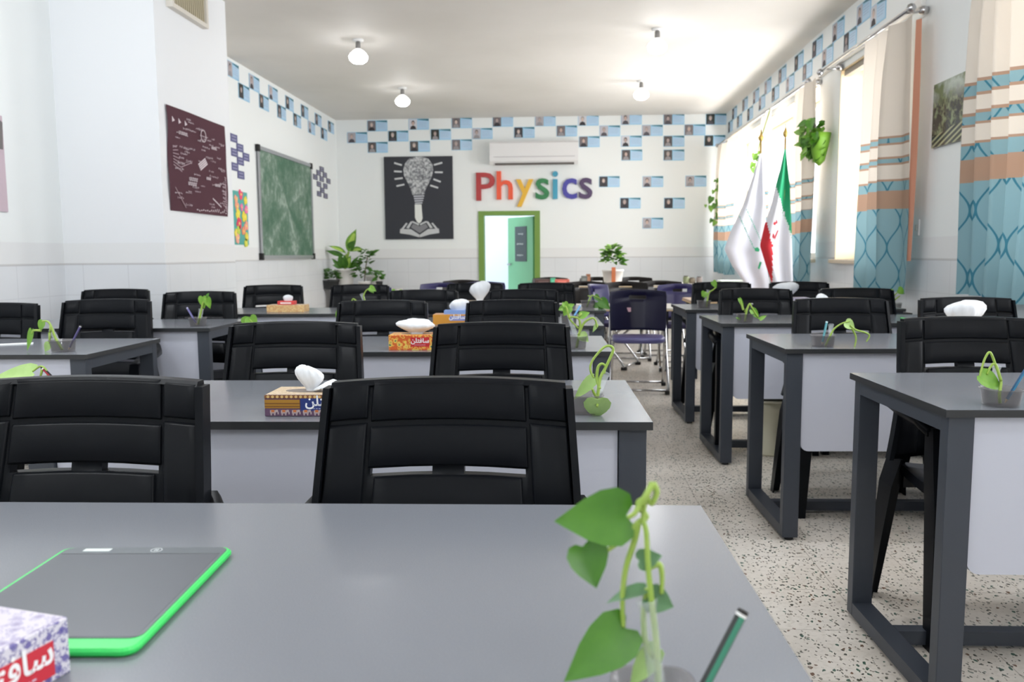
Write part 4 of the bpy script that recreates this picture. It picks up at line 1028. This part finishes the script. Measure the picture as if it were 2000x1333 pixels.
for q in range(62):                                  # small written formulas
    x, z = r.uniform(-.45, .44), r.uniform(-.33, .32); n = r.randint(4, 8); s_ = r.uniform(.006, .011)
    for c_ in range(n):
        xx = x+c_*s_*2.1
        if xx > .46: break
        stroke(xx, z-s_*r.uniform(.2, 1), xx+s_*r.uniform(-.4, 1.2), z+s_*r.uniform(.3, 1.2), .0022, r.choice((mA, mB_)))
        if r.random() < .6: stroke(xx, z, xx+s_*1.3, z+r.uniform(-.3, .3)*s_, .0018, mA)
for x, z, n, s_ in ((-.34, .2, 9, .016), (.22, .16, 7, .014), (-.2, -.12, 8, .018), (-.22, -.155, 8, .018), (.1, -.09, 6, .014), (.26, -.13, 8, .013)):
    for c_ in range(n): stroke(x+c_*s_, z-s_*.7, x+c_*s_+s_*.1, z+s_*.7, .004, mA); stroke(x+c_*s_, z+s_*(.6 if c_ % 2 else -.6), x+c_*s_+s_*.75, z+s_*(.6 if c_ % 2 else -.6), .003, mA)
for q in range(18):                                  # ring and diagonal drawings
    a0, a1 = 2*PI*q/18, 2*PI*(q+1)/18; stroke(.075+.045*math.cos(a0), .23+.045*math.sin(a0), .075+.045*math.cos(a1), .23+.045*math.sin(a1), .004, mA)
for q in range(4): stroke(-.04+.012*q, 0-.012*q, .09+.012*q, .06-.012*q, .006, mA)
for q in range(7): stroke(-.45, .08-q*.02, -.38+.01*q, .1-q*.03, .003, mB_); stroke(.4, -.1-.03*q, .47, -.12-.03*q+.02*(q % 2), .004, mB_)
stroke(-.44, -.2, -.28, -.34, .003, mB_); stroke(.2, -.24, .36, -.3, .005, mA); stroke(-.34, -.05, -.16, .0, .003, mB_)
for q in range(16): stroke(-.1+q*.036, -.345, -.08+q*.036, -.345+r.uniform(-.01, .03), .004, mA); stroke(.455+r.uniform(-.02, .02), -.05-q*.018, .475, -.06-q*.018, .005, mB_)
for q in range(3): k.mat(mA); plate(k, fr, [(-.44+q*.1, .26), (-.40+q*.1, .275), (-.44+q*.1, .30)], .0145, .0155)
k.build('formula_writing', o)['kind'] = 'stuff'
# poster at the left edge
o = thing('wall_poster', 'pale mauve poster on the left wall, cut by the picture edge', 'poster', (XL, 4.72, 1.74))
k = MB().mat(img((196, 176, 186))); plate(k, fr, rect(-.42, .42, -.34, .26), .001, .008); k.build('paper', o)
k = MB().mat(img((110, 104, 104))); plate(k, fr, [(.41, .05), (.42, .22), (.36, .25), (.30, .05)], .008, .009); k.build('printed_figure', o)
# air grille high on the pillar
o = thing('air_grille', 'beige air grille high on the pillar', 'air vent', (-2.8, 6.21, 3.0)); w, h = .30, .13
k = MB().mat(M('grille_cream', (214, 208, 198), .4))
for r_ in (rect(-w, w, h-.03, h), rect(-w, w, -h, -h+.03), rect(-w, -w+.03, -h+.03, h-.03), rect(w-.03, w, -h+.03, h-.03)): plate(k, fr, r_, 0, .05)
k.build('frame', o)
k = MB().mat(img((120, 108, 88))); plate(k, fr, rect(-w+.03, w-.03, -h+.03, h-.03), .002, .01); k.build('backing', o)
k = MB().mat(img((186, 176, 150)))
for q in range(16): x = -w+.045+q*(2*w-.09)/15; plate(k, fr, rect(x-.006, x+.006, -h+.03, h-.03), .012, .035)
k.build('louvre', o)
# photo on the right wall between the curtains
frR = Frame((0, 0, 0), (0, -1, 0), (-1, 0, 0))
def forest():
    m = M('forest_photo', (90, 96, 80), .15, spec=.6); N = Nodes(m); g = N.n('ShaderNodeTexCoord'); sp = N.n('ShaderNodeSeparateXYZ'); N.link(g.outputs['Object'], sp.inputs[0])
    x, y, z = sp.outputs
    nz = N.noise(28, 5); nf = N.noise(9, 4)
    tr_ = N.mix(N.ramp(nz, .45, .62), L3((58, 54, 48)), L3((140, 148, 112)))
    sky_ = N.mix(N.ramp(nf, .4, .6), L3((186, 196, 186)), L3((108, 120, 84)))
    c_ = N.mix(N.ramp(N.math('ADD', z, N.math('MULTIPLY', nf, .12)), .10, .22), tr_, sky_)
    st = N.math('SINE', N.math('MULTIPLY', N.math('ADD', z, N.math('MULTIPLY', y, .35)), 170))
    grd = N.mix(N.ramp(st, -.2, .8), L3((62, 62, 52)), L3((176, 176, 140)))
    low = N.math('LESS_THAN', N.math('ADD', z, N.math('MULTIPLY', y, .12)), -.1)
    N.link(N.mix(low, c_, grd), N.b.inputs['Base Color']); return m
o = thing('photo_panel', 'glossy dark photo panel of trees on the window wall', 'picture', (XR, 5.49, 2.0)); w, h = .29, .205
k = MB().mat(forest()); plate(k, frR, rect(-w, w, -h, h), .012, .018); k.build('print', o)
for sx in (-1, 1):
    for sz in (-1, 1): k = MB().mat(m_chrome); k.hull([frR(sx*(w-.02)+.008*math.cos(t), sz*(h-.02)+.008*math.sin(t), 0) for t in [PI*q/5 for q in range(10)]], [frR(sx*(w-.02)+.008*math.cos(t), sz*(h-.02)+.008*math.sin(t), .024) for t in [PI*q/5 for q in range(10)]]); k.build('mounting_pin', o)
o = thing('wall_switch', 'small white wall switch below the photo panel', 'switch', (XR, 5.98, 1.28))
k = MB().mat(m_white); plate(k, frR, rect(-.035, .035, -.055, .055), 0, .01); k.build('plate', o)
k = MB().mat(img((206, 206, 200))); plate(k, frR, rect(-.012, .012, -.02, .02), .01, .016); k.build('rocker', o)

# ------------------------------------------------------------------ curtains, rods
def curtain_mat(name, ZB):                           # ZB: heights of the bands
    m = bpy.data.materials.new(name); m.use_nodes = True; N = Nodes(m); u, v, _ = N.uv()
    cream, tan, teal, line_ = L3((214, 205, 194)), L3((168, 138, 118)), L3((132, 164, 172)), L3((62, 118, 136))
    # ogee pattern
    Wd, Hh = .19, .38
    cc = N.math('COSINE', N.math('MULTIPLY', v, 2*PI/Hh)); amp = N.math('MULTIPLY', N.math('ADD', cc, 1), Wd/4)
    def near(s_):
        f = N.math('FRACT', N.math('DIVIDE', N.math('ADD', N.math('SUBTRACT', u, N.math('MULTIPLY', amp, s_)), 50*Wd), Wd))
        return N.math('GREATER_THAN', N.math('ABSOLUTE', N.math('SUBTRACT', f, .5)), .466)
    ln = N.math('MAXIMUM', near(1), near(-1))
    pat = N.mix(ln, teal, line_)
    def below(z): return N.math('LESS_THAN', v, z)
    c_ = cream
    for i, z in enumerate(ZB):
        # order: tan, teal, tan, cream twice ; tan, teal pattern, tan, teal pattern
        col = [tan, pat, tan, cream, tan, pat, tan, cream, tan, pat, tan, pat][i]
        c_ = N.mix(below(z), c_, col)
    b_ = N.b; N.link(c_, b_.inputs['Base Color']); b_.inputs['Roughness'].default_value = .9; b_.inputs['Specular IOR Level'].default_value = .1
    tr_ = N.n('ShaderNodeBsdfTranslucent'); N.link(c_, tr_.inputs[0]); mx = N.n('ShaderNodeMixShader'); mx.inputs[0].default_value = .2
    out = [n_ for n_ in N.t.nodes if n_.type == 'OUTPUT_MATERIAL'][0]
    N.link(b_.outputs[0], mx.inputs[1]); N.link(tr_.outputs[0], mx.inputs[2]); N.link(mx.outputs[0], out.inputs[0])
    return m
ZB = [2.04, 2.022, 1.965, 1.948, 1.871, 1.853, 1.808, 1.794, 1.705, 1.691, 1.614, 1.486]
ZB2 = [1.92, 1.905, 1.872, 1.857, 1.777, 1.762, 1.733, 1.718, 1.62, 1.605, 1.54, 1.413]
ZB3 = [1.80, 1.79, 1.765, 1.755, 1.643, 1.63, 1.61, 1.599, 1.511, 1.505, 1.418, 1.296]
cm1 = curtain_mat('curtain_cloth_near', ZB); cm2 = curtain_mat('curtain_cloth_middle', ZB2); cm3 = curtain_mat('curtain_cloth_far', ZB3)
def curtain(y0, y1, z0, z1, folds, mt, label, xc=2.30, amp=.045, lining=None, seed=0):
    r = random.Random(seed); k = MB().mat(mt); n = folds*10; us = []; P_ = []; s = 0; last = None
    ph = [r.uniform(-.5, .5) for _ in range(folds+2)]
    for i in range(n+1):
        t = i/n; a_ = t**1.5*folds*2*PI + .6*math.sin(t*9+seed)
        p = Vector((xc + amp*math.sin(a_)*(1+.3*ph[int(t*folds)]), y0+(y1-y0)*t + .012*math.sin(2*a_), 0))
        if last is not None: s += (p-last).length
        last = p; us.append(s); P_.append(p)
    nz = 24; rows = []; zz = [z1+(z0-z1)*j/nz for j in range(nz+1)]
    for j, z in enumerate(zz):
        f = .55+.45*min(1, (z1-z)/.35)
        rows.append([(xc+(p.x-xc)*f + .01*math.sin(p.y*5+z*3), p.y + .02*math.sin(z*2+seed)*(z1-z)/2, z + .012*math.sin(p.y*4+1)) for p in P_])
    o = thing('curtain', label, 'curtain', (xc, (y0+y1)/2, z0), 0, 'cream and teal curtains')
    for rw in rows:
        for q in range(len(rw)): rw[q] = tuple(Vector(rw[q])-o.location)
    k.grid(rows, True, uv=lambda a_, b_: (us[b_], zz[a_])); k.build('curtain_cloth', o)
    if lining:
        k = MB().mat(lining); yl = y0-.02-((y0+y1)/2)
        rows = [[(.0+.02*q/4+.04, yl+.035-(.03+.035*math.sin((z-1)*1.7))*q/4, z-z0) for q in range(5)] for z in [z1-.04+(1.05-z1+.04)*j/12 for j in range(13)]]
        k.grid(rows, True); k.build('lining', o)
    return o
m_lin = M('orange_lining', (206, 146, 122), .85)
for b_ in (m_lin,):
    N = Nodes(b_); tr_ = N.n('ShaderNodeBsdfTranslucent'); tr_.inputs[0].default_value = L3((216, 156, 130)); mx = N.n('ShaderNodeMixShader'); mx.inputs[0].default_value = .35
    out = [n_ for n_ in N.t.nodes if n_.type == 'OUTPUT_MATERIAL'][0]; N.link(N.b.outputs[0], mx.inputs[1]); N.link(tr_.outputs[0], mx.inputs[2]); N.link(mx.outputs[0], out.inputs[0])
def Yat(px, py, X=2.30): return onx(px, py, X).y
curtain(3.75, Yat(1888, 300), .855, 2.745, 6, cm1, 'cream and teal patterned curtain at the right edge of the picture', seed=1)
curtain(Yat(1768, 300), Yat(1686, 300), .83, 2.685, 3, cm2, 'cream and teal patterned curtain with an orange lining, between photo panel and short window', lining=m_lin, seed=2, amp=.05)
curtain(Yat(1590, 300), Yat(1553, 300), .82, 2.685, 3, cm3, 'cream and teal curtain right of the flags', seed=3)
curtain(Yat(1506, 300), Yat(1485, 300), .82, 2.685, 2, cm3, 'cream and teal curtain behind the white flag', seed=4)
curtain(Yat(1441, 330), 12.75, .82, 2.685, 3, cm3, 'cream and teal curtain in the far right corner', seed=5)
def rod(y0, y1, z, label):
    o = thing('curtain_rod', label, 'curtain rod', (2.30, y0, z)); L = y1-y0
    k = MB().mat(m_chrome); k.tube([(0, 0, 0), (0, L, 0)], .011, 10, smooth_path=False); k.build('pole', o)
    for y in (0, L):
        k = MB().mat(m_chrome); k.lathe([(.004, -.03), (.022, -.022), (.032, 0), (.022, .022), (.004, .03)], (0, y, 0), 14); k.build('finial', o)
    for y in (.12, L-.12):
        k = MB().mat(m_chrome); k.tube([(0, y, 0), (.16, y, .01)], .008, 8, smooth_path=False); k.lathe([(.004, -.03), (.03, -.02), (.036, 0), (.03, .02), (.004, .03)], (.13, y, .015), 14); k.build('bracket', o)
    return o
rod(Yat(1780, 12), Yat(1602, 146), 2.72, 'chrome curtain rod over the short window')
rod(Yat(1572, 163)-.1, 12.8, 2.715, 'chrome curtain rod over the far window')
rod(3.2, 5.0, 2.77, 'chrome curtain rod over the nearest curtain')

# ------------------------------------------------------------------ flags
def flag(Y, rowsp, colf, label, pole_top, name='flag', seed=0):
    o = thing(name, label, 'flag', (pp(rowsp[0][1], 500, Y).x, Y, 0))
    pts = []; NJ = 22; NI = 60
    def interp(t):
        q = t*(len(rowsp)-1); i = min(int(q), len(rowsp)-2); f = q-i; a_, b_ = rowsp[i], rowsp[i+1]
        return [a_[n]*(1-f)+b_[n]*f for n in range(3)]
    cells = []
    for i in range(NI+1):
        y, xl, xr = interp(i/NI); row = []; cr = []
        for j in range(NJ+1):
            x = xl+(xr-xl)*j/NJ; dd = .022*math.sin(j*.42+seed+i*.03)*min(1, i/14)
            row.append(tuple(wld(o, pp(x, y, Y+dd)))); cr.append((x, y))
        pts.append(row); cells.append(cr)
    k = MB(); k.grid(pts, True, mf=lambda i, j: colf((cells[i][j][0]+cells[i+1][j+1][0])/2, (cells[i][j][1]+cells[i+1][j+1][1])/2))
    k.build('flag_cloth', o)
    k = MB().mat(M('brass_pole', (190, 160, 90), .35, metal=.8)); tp = wld(o, pp(pole_top[0], pole_top[1], Y+.02))
    k.tube([(tp.x+.02, .06, .02), tp], .009, 8, smooth_path=False)
    k.lathe([(.003, 0), (.02, .02), (.024, .045), (.012, .07), (.002, .12)], (tp.x, tp.y, tp.z), 10); k.build('pole', o)
    k = MB().mat(m_dark); k.lathe([(.16, 0), (.16, .02), (.04, .04), (.02, .12)], (tp.x+.02, .06, 0), 18); k.build('stand', o)
    return o
mw, mg, mr = M('flag_white', (214, 215, 224), .85), M('flag_green', (36, 150, 104), .85), M('flag_red', (190, 40, 50), .85)
def seg(px, py, a_, b_): # >0 right of the line a->b going down
    return (px-a_[0]) - (b_[0]-a_[0])*(py-a_[1])/(b_[1]-a_[1])
def col_iran(x, y):
    if y < 362: return mg
    if y < 455 and seg(x, y, (1515, 362), (1545, 458)) > 0: return mg
    if x < 1509 and y > 432 and seg(x, y, (1496, 432), (1509, 478)) < 0: return mr
    return mw
fl = flag(7.55, [(292, 1532, 1535), (330, 1524, 1539), (362, 1515, 1543), (400, 1506, 1544), (440, 1493, 1546), (480, 1484, 1547), (520, 1496, 1548), (555, 1508, 1549), (600, 1512, 1549)],
          col_iran, 'green, white and red flag on a stand by the window', (1534, 270), seed=1)
k = MB().mat(M('flag_gold_text', (150, 176, 150), .8))
def fpatch(k, o, pts, Y): k.poly([wld(o, pp(x, y, Y)) for x, y in pts])
for q in range(14):
    t = q/13; x = 1520+26*t; y = 392+70*t; fpatch(k, fl, [(x, y), (x+1.6, y+1.5), (x+.8, y+4.2), (x-.8, y+2.8)], 7.48)
k.build('border_script', fl)
for pts in ([(1513, 432), (1516, 436), (1514, 441), (1510, 438)], [(1516, 428), (1519, 434), (1517, 439), (1515, 434)], [(1519, 448), (1520, 452), (1513, 470), (1512, 464)], [(1510, 455), (1513, 460), (1511, 468), (1508, 463)]): k = MB().mat(mr); fpatch(k, fl, pts, 7.48); k.build('emblem_stroke', fl)
fw_ = flag(7.95, [(300, 1484, 1488), (345, 1470, 1491), (400, 1451, 1495), (450, 1428, 1496), (487, 1414.5, 1494), (520, 1430, 1497), (550, 1452, 1503), (600, 1462, 1508)],
           lambda x, y: mw, 'white flag with green script on a stand by the window', (1486, 278), seed=2)
k = MB().mat(img((90, 160, 140))); r = random.Random(4)
for q in range(20):
    t = q/19
    for off in (0, 14):
        x = 1441+off+30*t+(3 if off else 0); y = 416-off*.5+66*t; s_ = r.uniform(1.2, 2.6)
        fpatch(k, fw_, [(x, y), (x+s_, y+.5), (x+s_*.7, y+r.uniform(2, 5)), (x-.5, y+2)], 7.90)
k.build('script', fw_); k = MB(); k.mat(img((24, 140, 92)))
for pts in ([(1473, 485), (1480, 483), (1484, 488), (1482, 492), (1475, 491)], [(1484, 511), (1488, 513), (1483, 527), (1480, 524)]): k = MB().mat(img((24, 140, 92))); fpatch(k, fw_, pts, 7.90); k.build('green_mark', fw_)

# ------------------------------------------------------------------ plants
def bush(o, c, rx, ry, rz_, n, seed, size, mats, name='foliage', hang=0):
    r = random.Random(seed); k = MB()
    for q in range(n):
        th, ph = r.uniform(0, 2*PI), r.uniform(-.6, 1.4); rr = r.uniform(.35, 1)
        b_ = Vector((c[0]+rx*rr*math.cos(th)*math.cos(ph), c[1]+ry*rr*math.sin(th)*math.cos(ph), c[2]+rz_*rr*math.sin(ph)))
        d_ = Vector((math.cos(th), math.sin(th), r.uniform(-.4-hang, .7-hang))).normalized()
        leaf(k, b_, b_+d_*size*r.uniform(.7, 1.2), (r.uniform(-.5, .5), -.6, 1), width=r.uniform(.6, .8), mat=r.choice(mats))
    return k.build(name, o)
# corner shelf with pots (low white bench)
bench = thing('plant_bench', 'low patterned bench in the left back corner, holding the potted plants', 'bench', (-3.0, 12.35, 0))
k = MB().mat(M('bench_top', (206, 202, 196), .5)); k.box(-.45, .55, -.22, .22, .57, .61, .004); k.build('bench_top', bench)
k = MB().mat(ornate('bench_cloth', (196, 180, 160), (160, 150, 140), (220, 226, 228), 9)); k.box(-.44, .54, -.21, .21, 0, .57); k.build('bench_body', bench)
def pot(name, label, x, h, r0, r1, mt, cat='plant', z=.61, y=12.35):
    o = thing(name, label, cat, (x, y, z)); k = MB().mat(mt); k.lathe([(r0*.9, 0), (r0, .01), (r1, h-.02), (r1*1.06, h-.02), (r1*1.06, h), (r1*.9, h), (r1*.85, h-.03), (.01, h-.03)], n=22); k.build('pot', o); return o
def big_leaf(o, base, tip, w, mt, n=(0, -1, .3), droop=.3, mb=None):
    k = MB(); k.mat(mt); base, tip = Vector(base), Vector(tip); ax = tip-base; L = ax.length; ax.normalize(); nr = Vector(n); nr = (nr-ax*nr.dot(ax)).normalized(); sdv = ax.cross(nr); rows = []
    for i in range(11):
        t = i/10; ww = w*math.sin(PI*min(1, t*1.02)**.8)*.5
        rows.append([base+ax*(L*t)+sdv*(ww*s_)+nr*(abs(s_)*ww*.3-droop*L*t*t*.3) for s_ in (-1, -.5, 0, .5, 1)])
    inner = M('dieff_inner', (176, 208, 92), .45)
    k.grid(rows, True, mf=lambda i, j: inner if (j in (1, 2) and 1 < i < 8 and mt is m_leaf) else mt); return k.build('leaf', o)
d = pot('dumb_cane', 'tall leafy dumb cane in a white pot in the left back corner', pp(672, 560, 12.3).x, .30, .11, .15, m_pot)
Yd = 12.3
def dl(b_, t_, w, mt=m_leaf, n=(0, -1, .3), dr=.3): big_leaf(d, wld(d, pp(*b_, Yd)), wld(d, pp(*t_, Yd-.1)), w, mt, n, dr)
dl((680, 492), (694, 448), .16); dl((676, 495), (642, 478), .12, n=(0, -.6, 1)); dl((682, 490), (710, 486), .13, n=(0, -.7, .9)); dl((672, 500), (636, 489), .08, m_leafd)
dl((682, 490), (692, 470), .13, m_leafd); dl((668, 522), (650, 518), .08, m_leafd); dl((672, 525), (662, 496), .12, m_leafd); dl((676, 524), (684, 500), .12, m_leaf); dl((680, 524), (706, 512), .07, m_leafd)
dl((668, 525), (648, 505), .07, m_leafd); dl((676, 525), (672, 498), .1, m_leafd); dl((684, 522), (700, 500), .06, m_leafd)
k = MB().mat(m_stem)
for x, y in ((680, 492), (676, 496), (672, 500), (682, 492)): k.tube([wld(d, pp(674, 526, Yd)), wld(d, pp((674+x)/2, (526+y)/2, Yd)), wld(d, pp(x, y, Yd))], .012, 7)
k.build('stem', d)
o = pot('fern', 'dark planter with short leafy plants, leftmost in the corner', pp(644, 560, 12.2).x, .14, .12, .14, m_dark, y=12.2); bush(o, (.04, 0, .2), .13, .12, .1, 60, 5, .08, [m_leafd, M('deep_leaf', (62, 100, 40), .5)])
o = pot('potted_shrub', 'small shrub in a white pot right of the dumb cane', pp(712, 560, 12.2).x, .12, .07, .09, m_pot, y=12.2); bush(o, (0, 0, .27), .17, .1, .2, 46, 7, .09, [m_leafd, M('deep_leaf', (62, 100, 40), .5)])
k = MB().mat(M('bark', (96, 84, 60), .8)); k.tube([(0, 0, .1), (.02, 0, .3), (.06, 0, .5)], .008, 6); k.build('stem', o); bush(o, (.06, 0, .48), .13, .06, .12, 26, 8, .09, [m_leafd], 'upper_foliage')
o = pot('potted_shrub', 'rounded white pot with a sparse shrub, before the back wall', pp(729, 560, 12.4).x, .2, .08, .12, m_pot, y=12.45)
bush(o, (0, 0, .22), .1, .08, .06, 16, 12, .08, [m_leafd])
o = pot('potted_grass', 'small dark pot with upright grass, rightmost in the corner', pp(741, 560, 12.2).x, .12, .04, .05, m_dark, y=12.2); bush(o, (0, 0, .18), .06, .05, .08, 22, 9, .08, [m_leafd])
# table plant
o = pot('potted_tree', 'small bushy tree in a white pot with an orange stake on the back table', pp(1197, 550, 9.7).x, .17, .10, .12, m_pot, y=9.72, z=.76)
bush(o, (0, 0, .31), .13, .12, .15, 120, 15, .07, [m_leafd, m_leaf, M('deep_leaf', (62, 100, 40), .5)])
k = MB().mat(M('orange_stake', (216, 124, 78), .6)); k.box(-.022, .022, -.15, -.13, .001, .2); k.build('stake', o)
# wall planters
def hang(label, x, y, X, w, seed, n, size, mats, dx=0, long=1):
    p = onx(x, y, X); o = thing('wall_planter', label, 'hanging plant', p)
    r = random.Random(seed); k = MB()
    for q in range(n):
        t = r.random(); b_ = Vector((dx+r.uniform(-.12, .04), r.uniform(-w, w)*(1-.4*t), (.15-.32*t)*long)); d_ = Vector((r.uniform(-.8, .1), r.uniform(-1, 1), r.uniform(-1, .3))).normalized()
        leaf(k, b_, b_+d_*size*r.uniform(.7, 1.3), (-.6, -.6, .5), width=.75, mat=r.choice(mats))
    k.build('foliage', o); return o
o = hang('green wall planter with trailing leaves on the pier between the windows', 1597, 268, XR-.12, .13, 3, 80, .095, [m_leafd, m_leaf])
k = MB().mat(M('planter_lime', (112, 160, 46), .5)); k.lathe([(.01, -.26), (.05, -.22), (.09, -.04), (.1, .03), (.09, .025), (.01, .0)], (.01, -.03, 0), 16); k.build('planter', o)
def vine(label, stem, leaves, Y, size, r0=.006, top=None):
    o = thing('vine', label, 'hanging plant', pp(*stem[0], Y)); k = MB().mat(m_stem); k.tube(([wld(o, top)] if top else [])+[wld(o, pp(x, y, Y)) for x, y in stem], r0, 6); k.build('stem', o)
    k = MB(); r = random.Random(len(leaves))
    for x, y in leaves:
        b_ = wld(o, pp(x, y, Y)); leaf(k, b_, b_+Vector((r.uniform(-.5, .5), -.2, r.uniform(-1, -.2)))*size, (0, -1, .3), mat=r.choice([m_leaf, m_leafd]))
    k.build('foliage', o)
vine('vine trailing down beside the far corner curtain', [(1404, 345), (1400, 380), (1398, 430)], [(1404, 350), (1398, 352), (1406, 362), (1400, 370), (1394, 372), (1408, 378), (1390, 385), (1402, 390), (1408, 395), (1396, 398), (1404, 408), (1400, 415), (1388, 402), (1378, 400), (1391, 428), (1398, 432), (1402, 420), (1407, 412)], 12.6, .13)
vine('vine hanging in the bright far window', [(1484, 278), (1480, 300), (1474, 330)], [(1474, 300), (1480, 304), (1478, 312), (1472, 318), (1476, 326), (1470, 328), (1482, 296)], 9.6, .1, top=(2.3, 9.6, 2.715))

# ------------------------------------------------------------------ small things at the back
def bx(name, px, py, Y, w, d_, h, col, label, cat, z):
    p = pp(px, py, Y); k = MB().mat(img(col)); k.box(-w/2, w/2, -d_/2, d_/2, 0, h, .004); k.mat(img(tuple(min(255, c_+30) for c_ in col))); k.box(-w*.3, w*.3, -d_/2-.001, -d_/2, h*.25, h*.75)
    o = k.build(name); o.location = (p.x, Y, z); tag(o, label, cat); return o
bx('book', 1062, 548, 9.75, .20, .15, .06, (86, 60, 56), 'brown book on the back table near the green door', 'book', .76)
bx('paper_pack', 1080, 548, 9.72, .06, .1, .075, (90, 190, 150), 'small mint green pack on the back table', 'box', .76)
bx('book', 1098, 548, 9.72, .17, .12, .06, (214, 110, 96), 'salmon coloured book on the back table', 'book', .76)
bx('box', 1141, 550, 9.7, .07, .07, .1, (120, 124, 120), 'grey box left of the potted tree on the back table', 'box', .76)
bx('box', 1149, 550, 9.72, .05, .05, .12, (176, 120, 90), 'tall brown box left of the potted tree on the back table', 'box', .76)
for px, Yj, h, col, lb in ((1340, 9.9, .09, (120, 128, 96), 'olive jar on the back table, leftmost of three jars'), (1352, 9.9, .07, (110, 100, 86), 'brown jar on the back table, middle of three jars'), (1366, 9.9, .08, (130, 120, 118), 'grey jar on the back table, rightmost of three jars')):
    p = pp(px, 550, Yj); o = thing('jar', lb, 'jar', (p.x, Yj, .76), 0, 'jars on the back table'); k = MB().mat(img(col)); k.lathe([(.03, 0), (.036, .01), (.036, h*.8), (.026, h*.9)], n=14); k.build('jar_body', o)
    k = MB().mat(img((70, 66, 60))); k.lathe([(.028, h*.9), (.028, h)], n=14); k.build('lid', o)
# extension of the back table under the jars
back_table(1.80, 2.25, 9.6, 10.2, .76, 'w', 'small white table under the three jars')
# radiator below the short window
o = thing('radiator', 'cream radiator with slim fins below the short window', 'radiator', (XR-.1, 7.05, 0))
for q in range(9): k = MB().mat(M('radiator_cream', (222, 214, 204), .4)); k.box(-.05, .05, -.4+q*.095, -.4+q*.095+.06, .12, .70, .015); k.build('fin', o)
k = MB().mat(M('radiator_cream')); k.box(-.015, .015, -.4, .42, .2, .24); k.box(-.015, .015, -.4, .42, .6, .64); k.box(-.03, .03, -.36, -.32, 0, .2); k.box(-.03, .03, .34, .38, 0, .2); k.build('pipe', o)
# cream pedestal under the third right desk
o = thing('plastic_bin', 'cream plastic bin seen under the third right desk', 'bin', (1.14, 4.62, 0))
k = MB().mat(M('cream_plastic', (206, 202, 180), .45)); k.lathe([(.085, 0), (.09, .01), (.06, .06), (.055, .16), (.09, .25), (.105, .3), (.1, .3), (.05, .2), (.01, .1)], n=18); k.build('bin_body', o)
k = MB().mat(M('cream_plastic_rim', (214, 210, 192), .4)); k.lathe([(.1, .295), (.112, .3), (.112, .31), (.1, .308)], n=18, cap=False); k.build('rim', o)
# white bin behind the flags
o = thing('waste_bin', 'pale green bin in the far corner behind the white flag', 'bin', (pp(1432, 545, 10.75).x-.03, 10.75, 0))
k = MB().mat(M('pale_bin', (196, 206, 196), .5)); k.box(-.14, .14, -.12, .12, 0, .72, .02); k.build('bin_body', o); k = MB().mat(M('pale_bin_lid', (206, 214, 204), .5)); k.box(-.15, .15, -.13, .13, .72, .77, .01); k.build('lid', o)
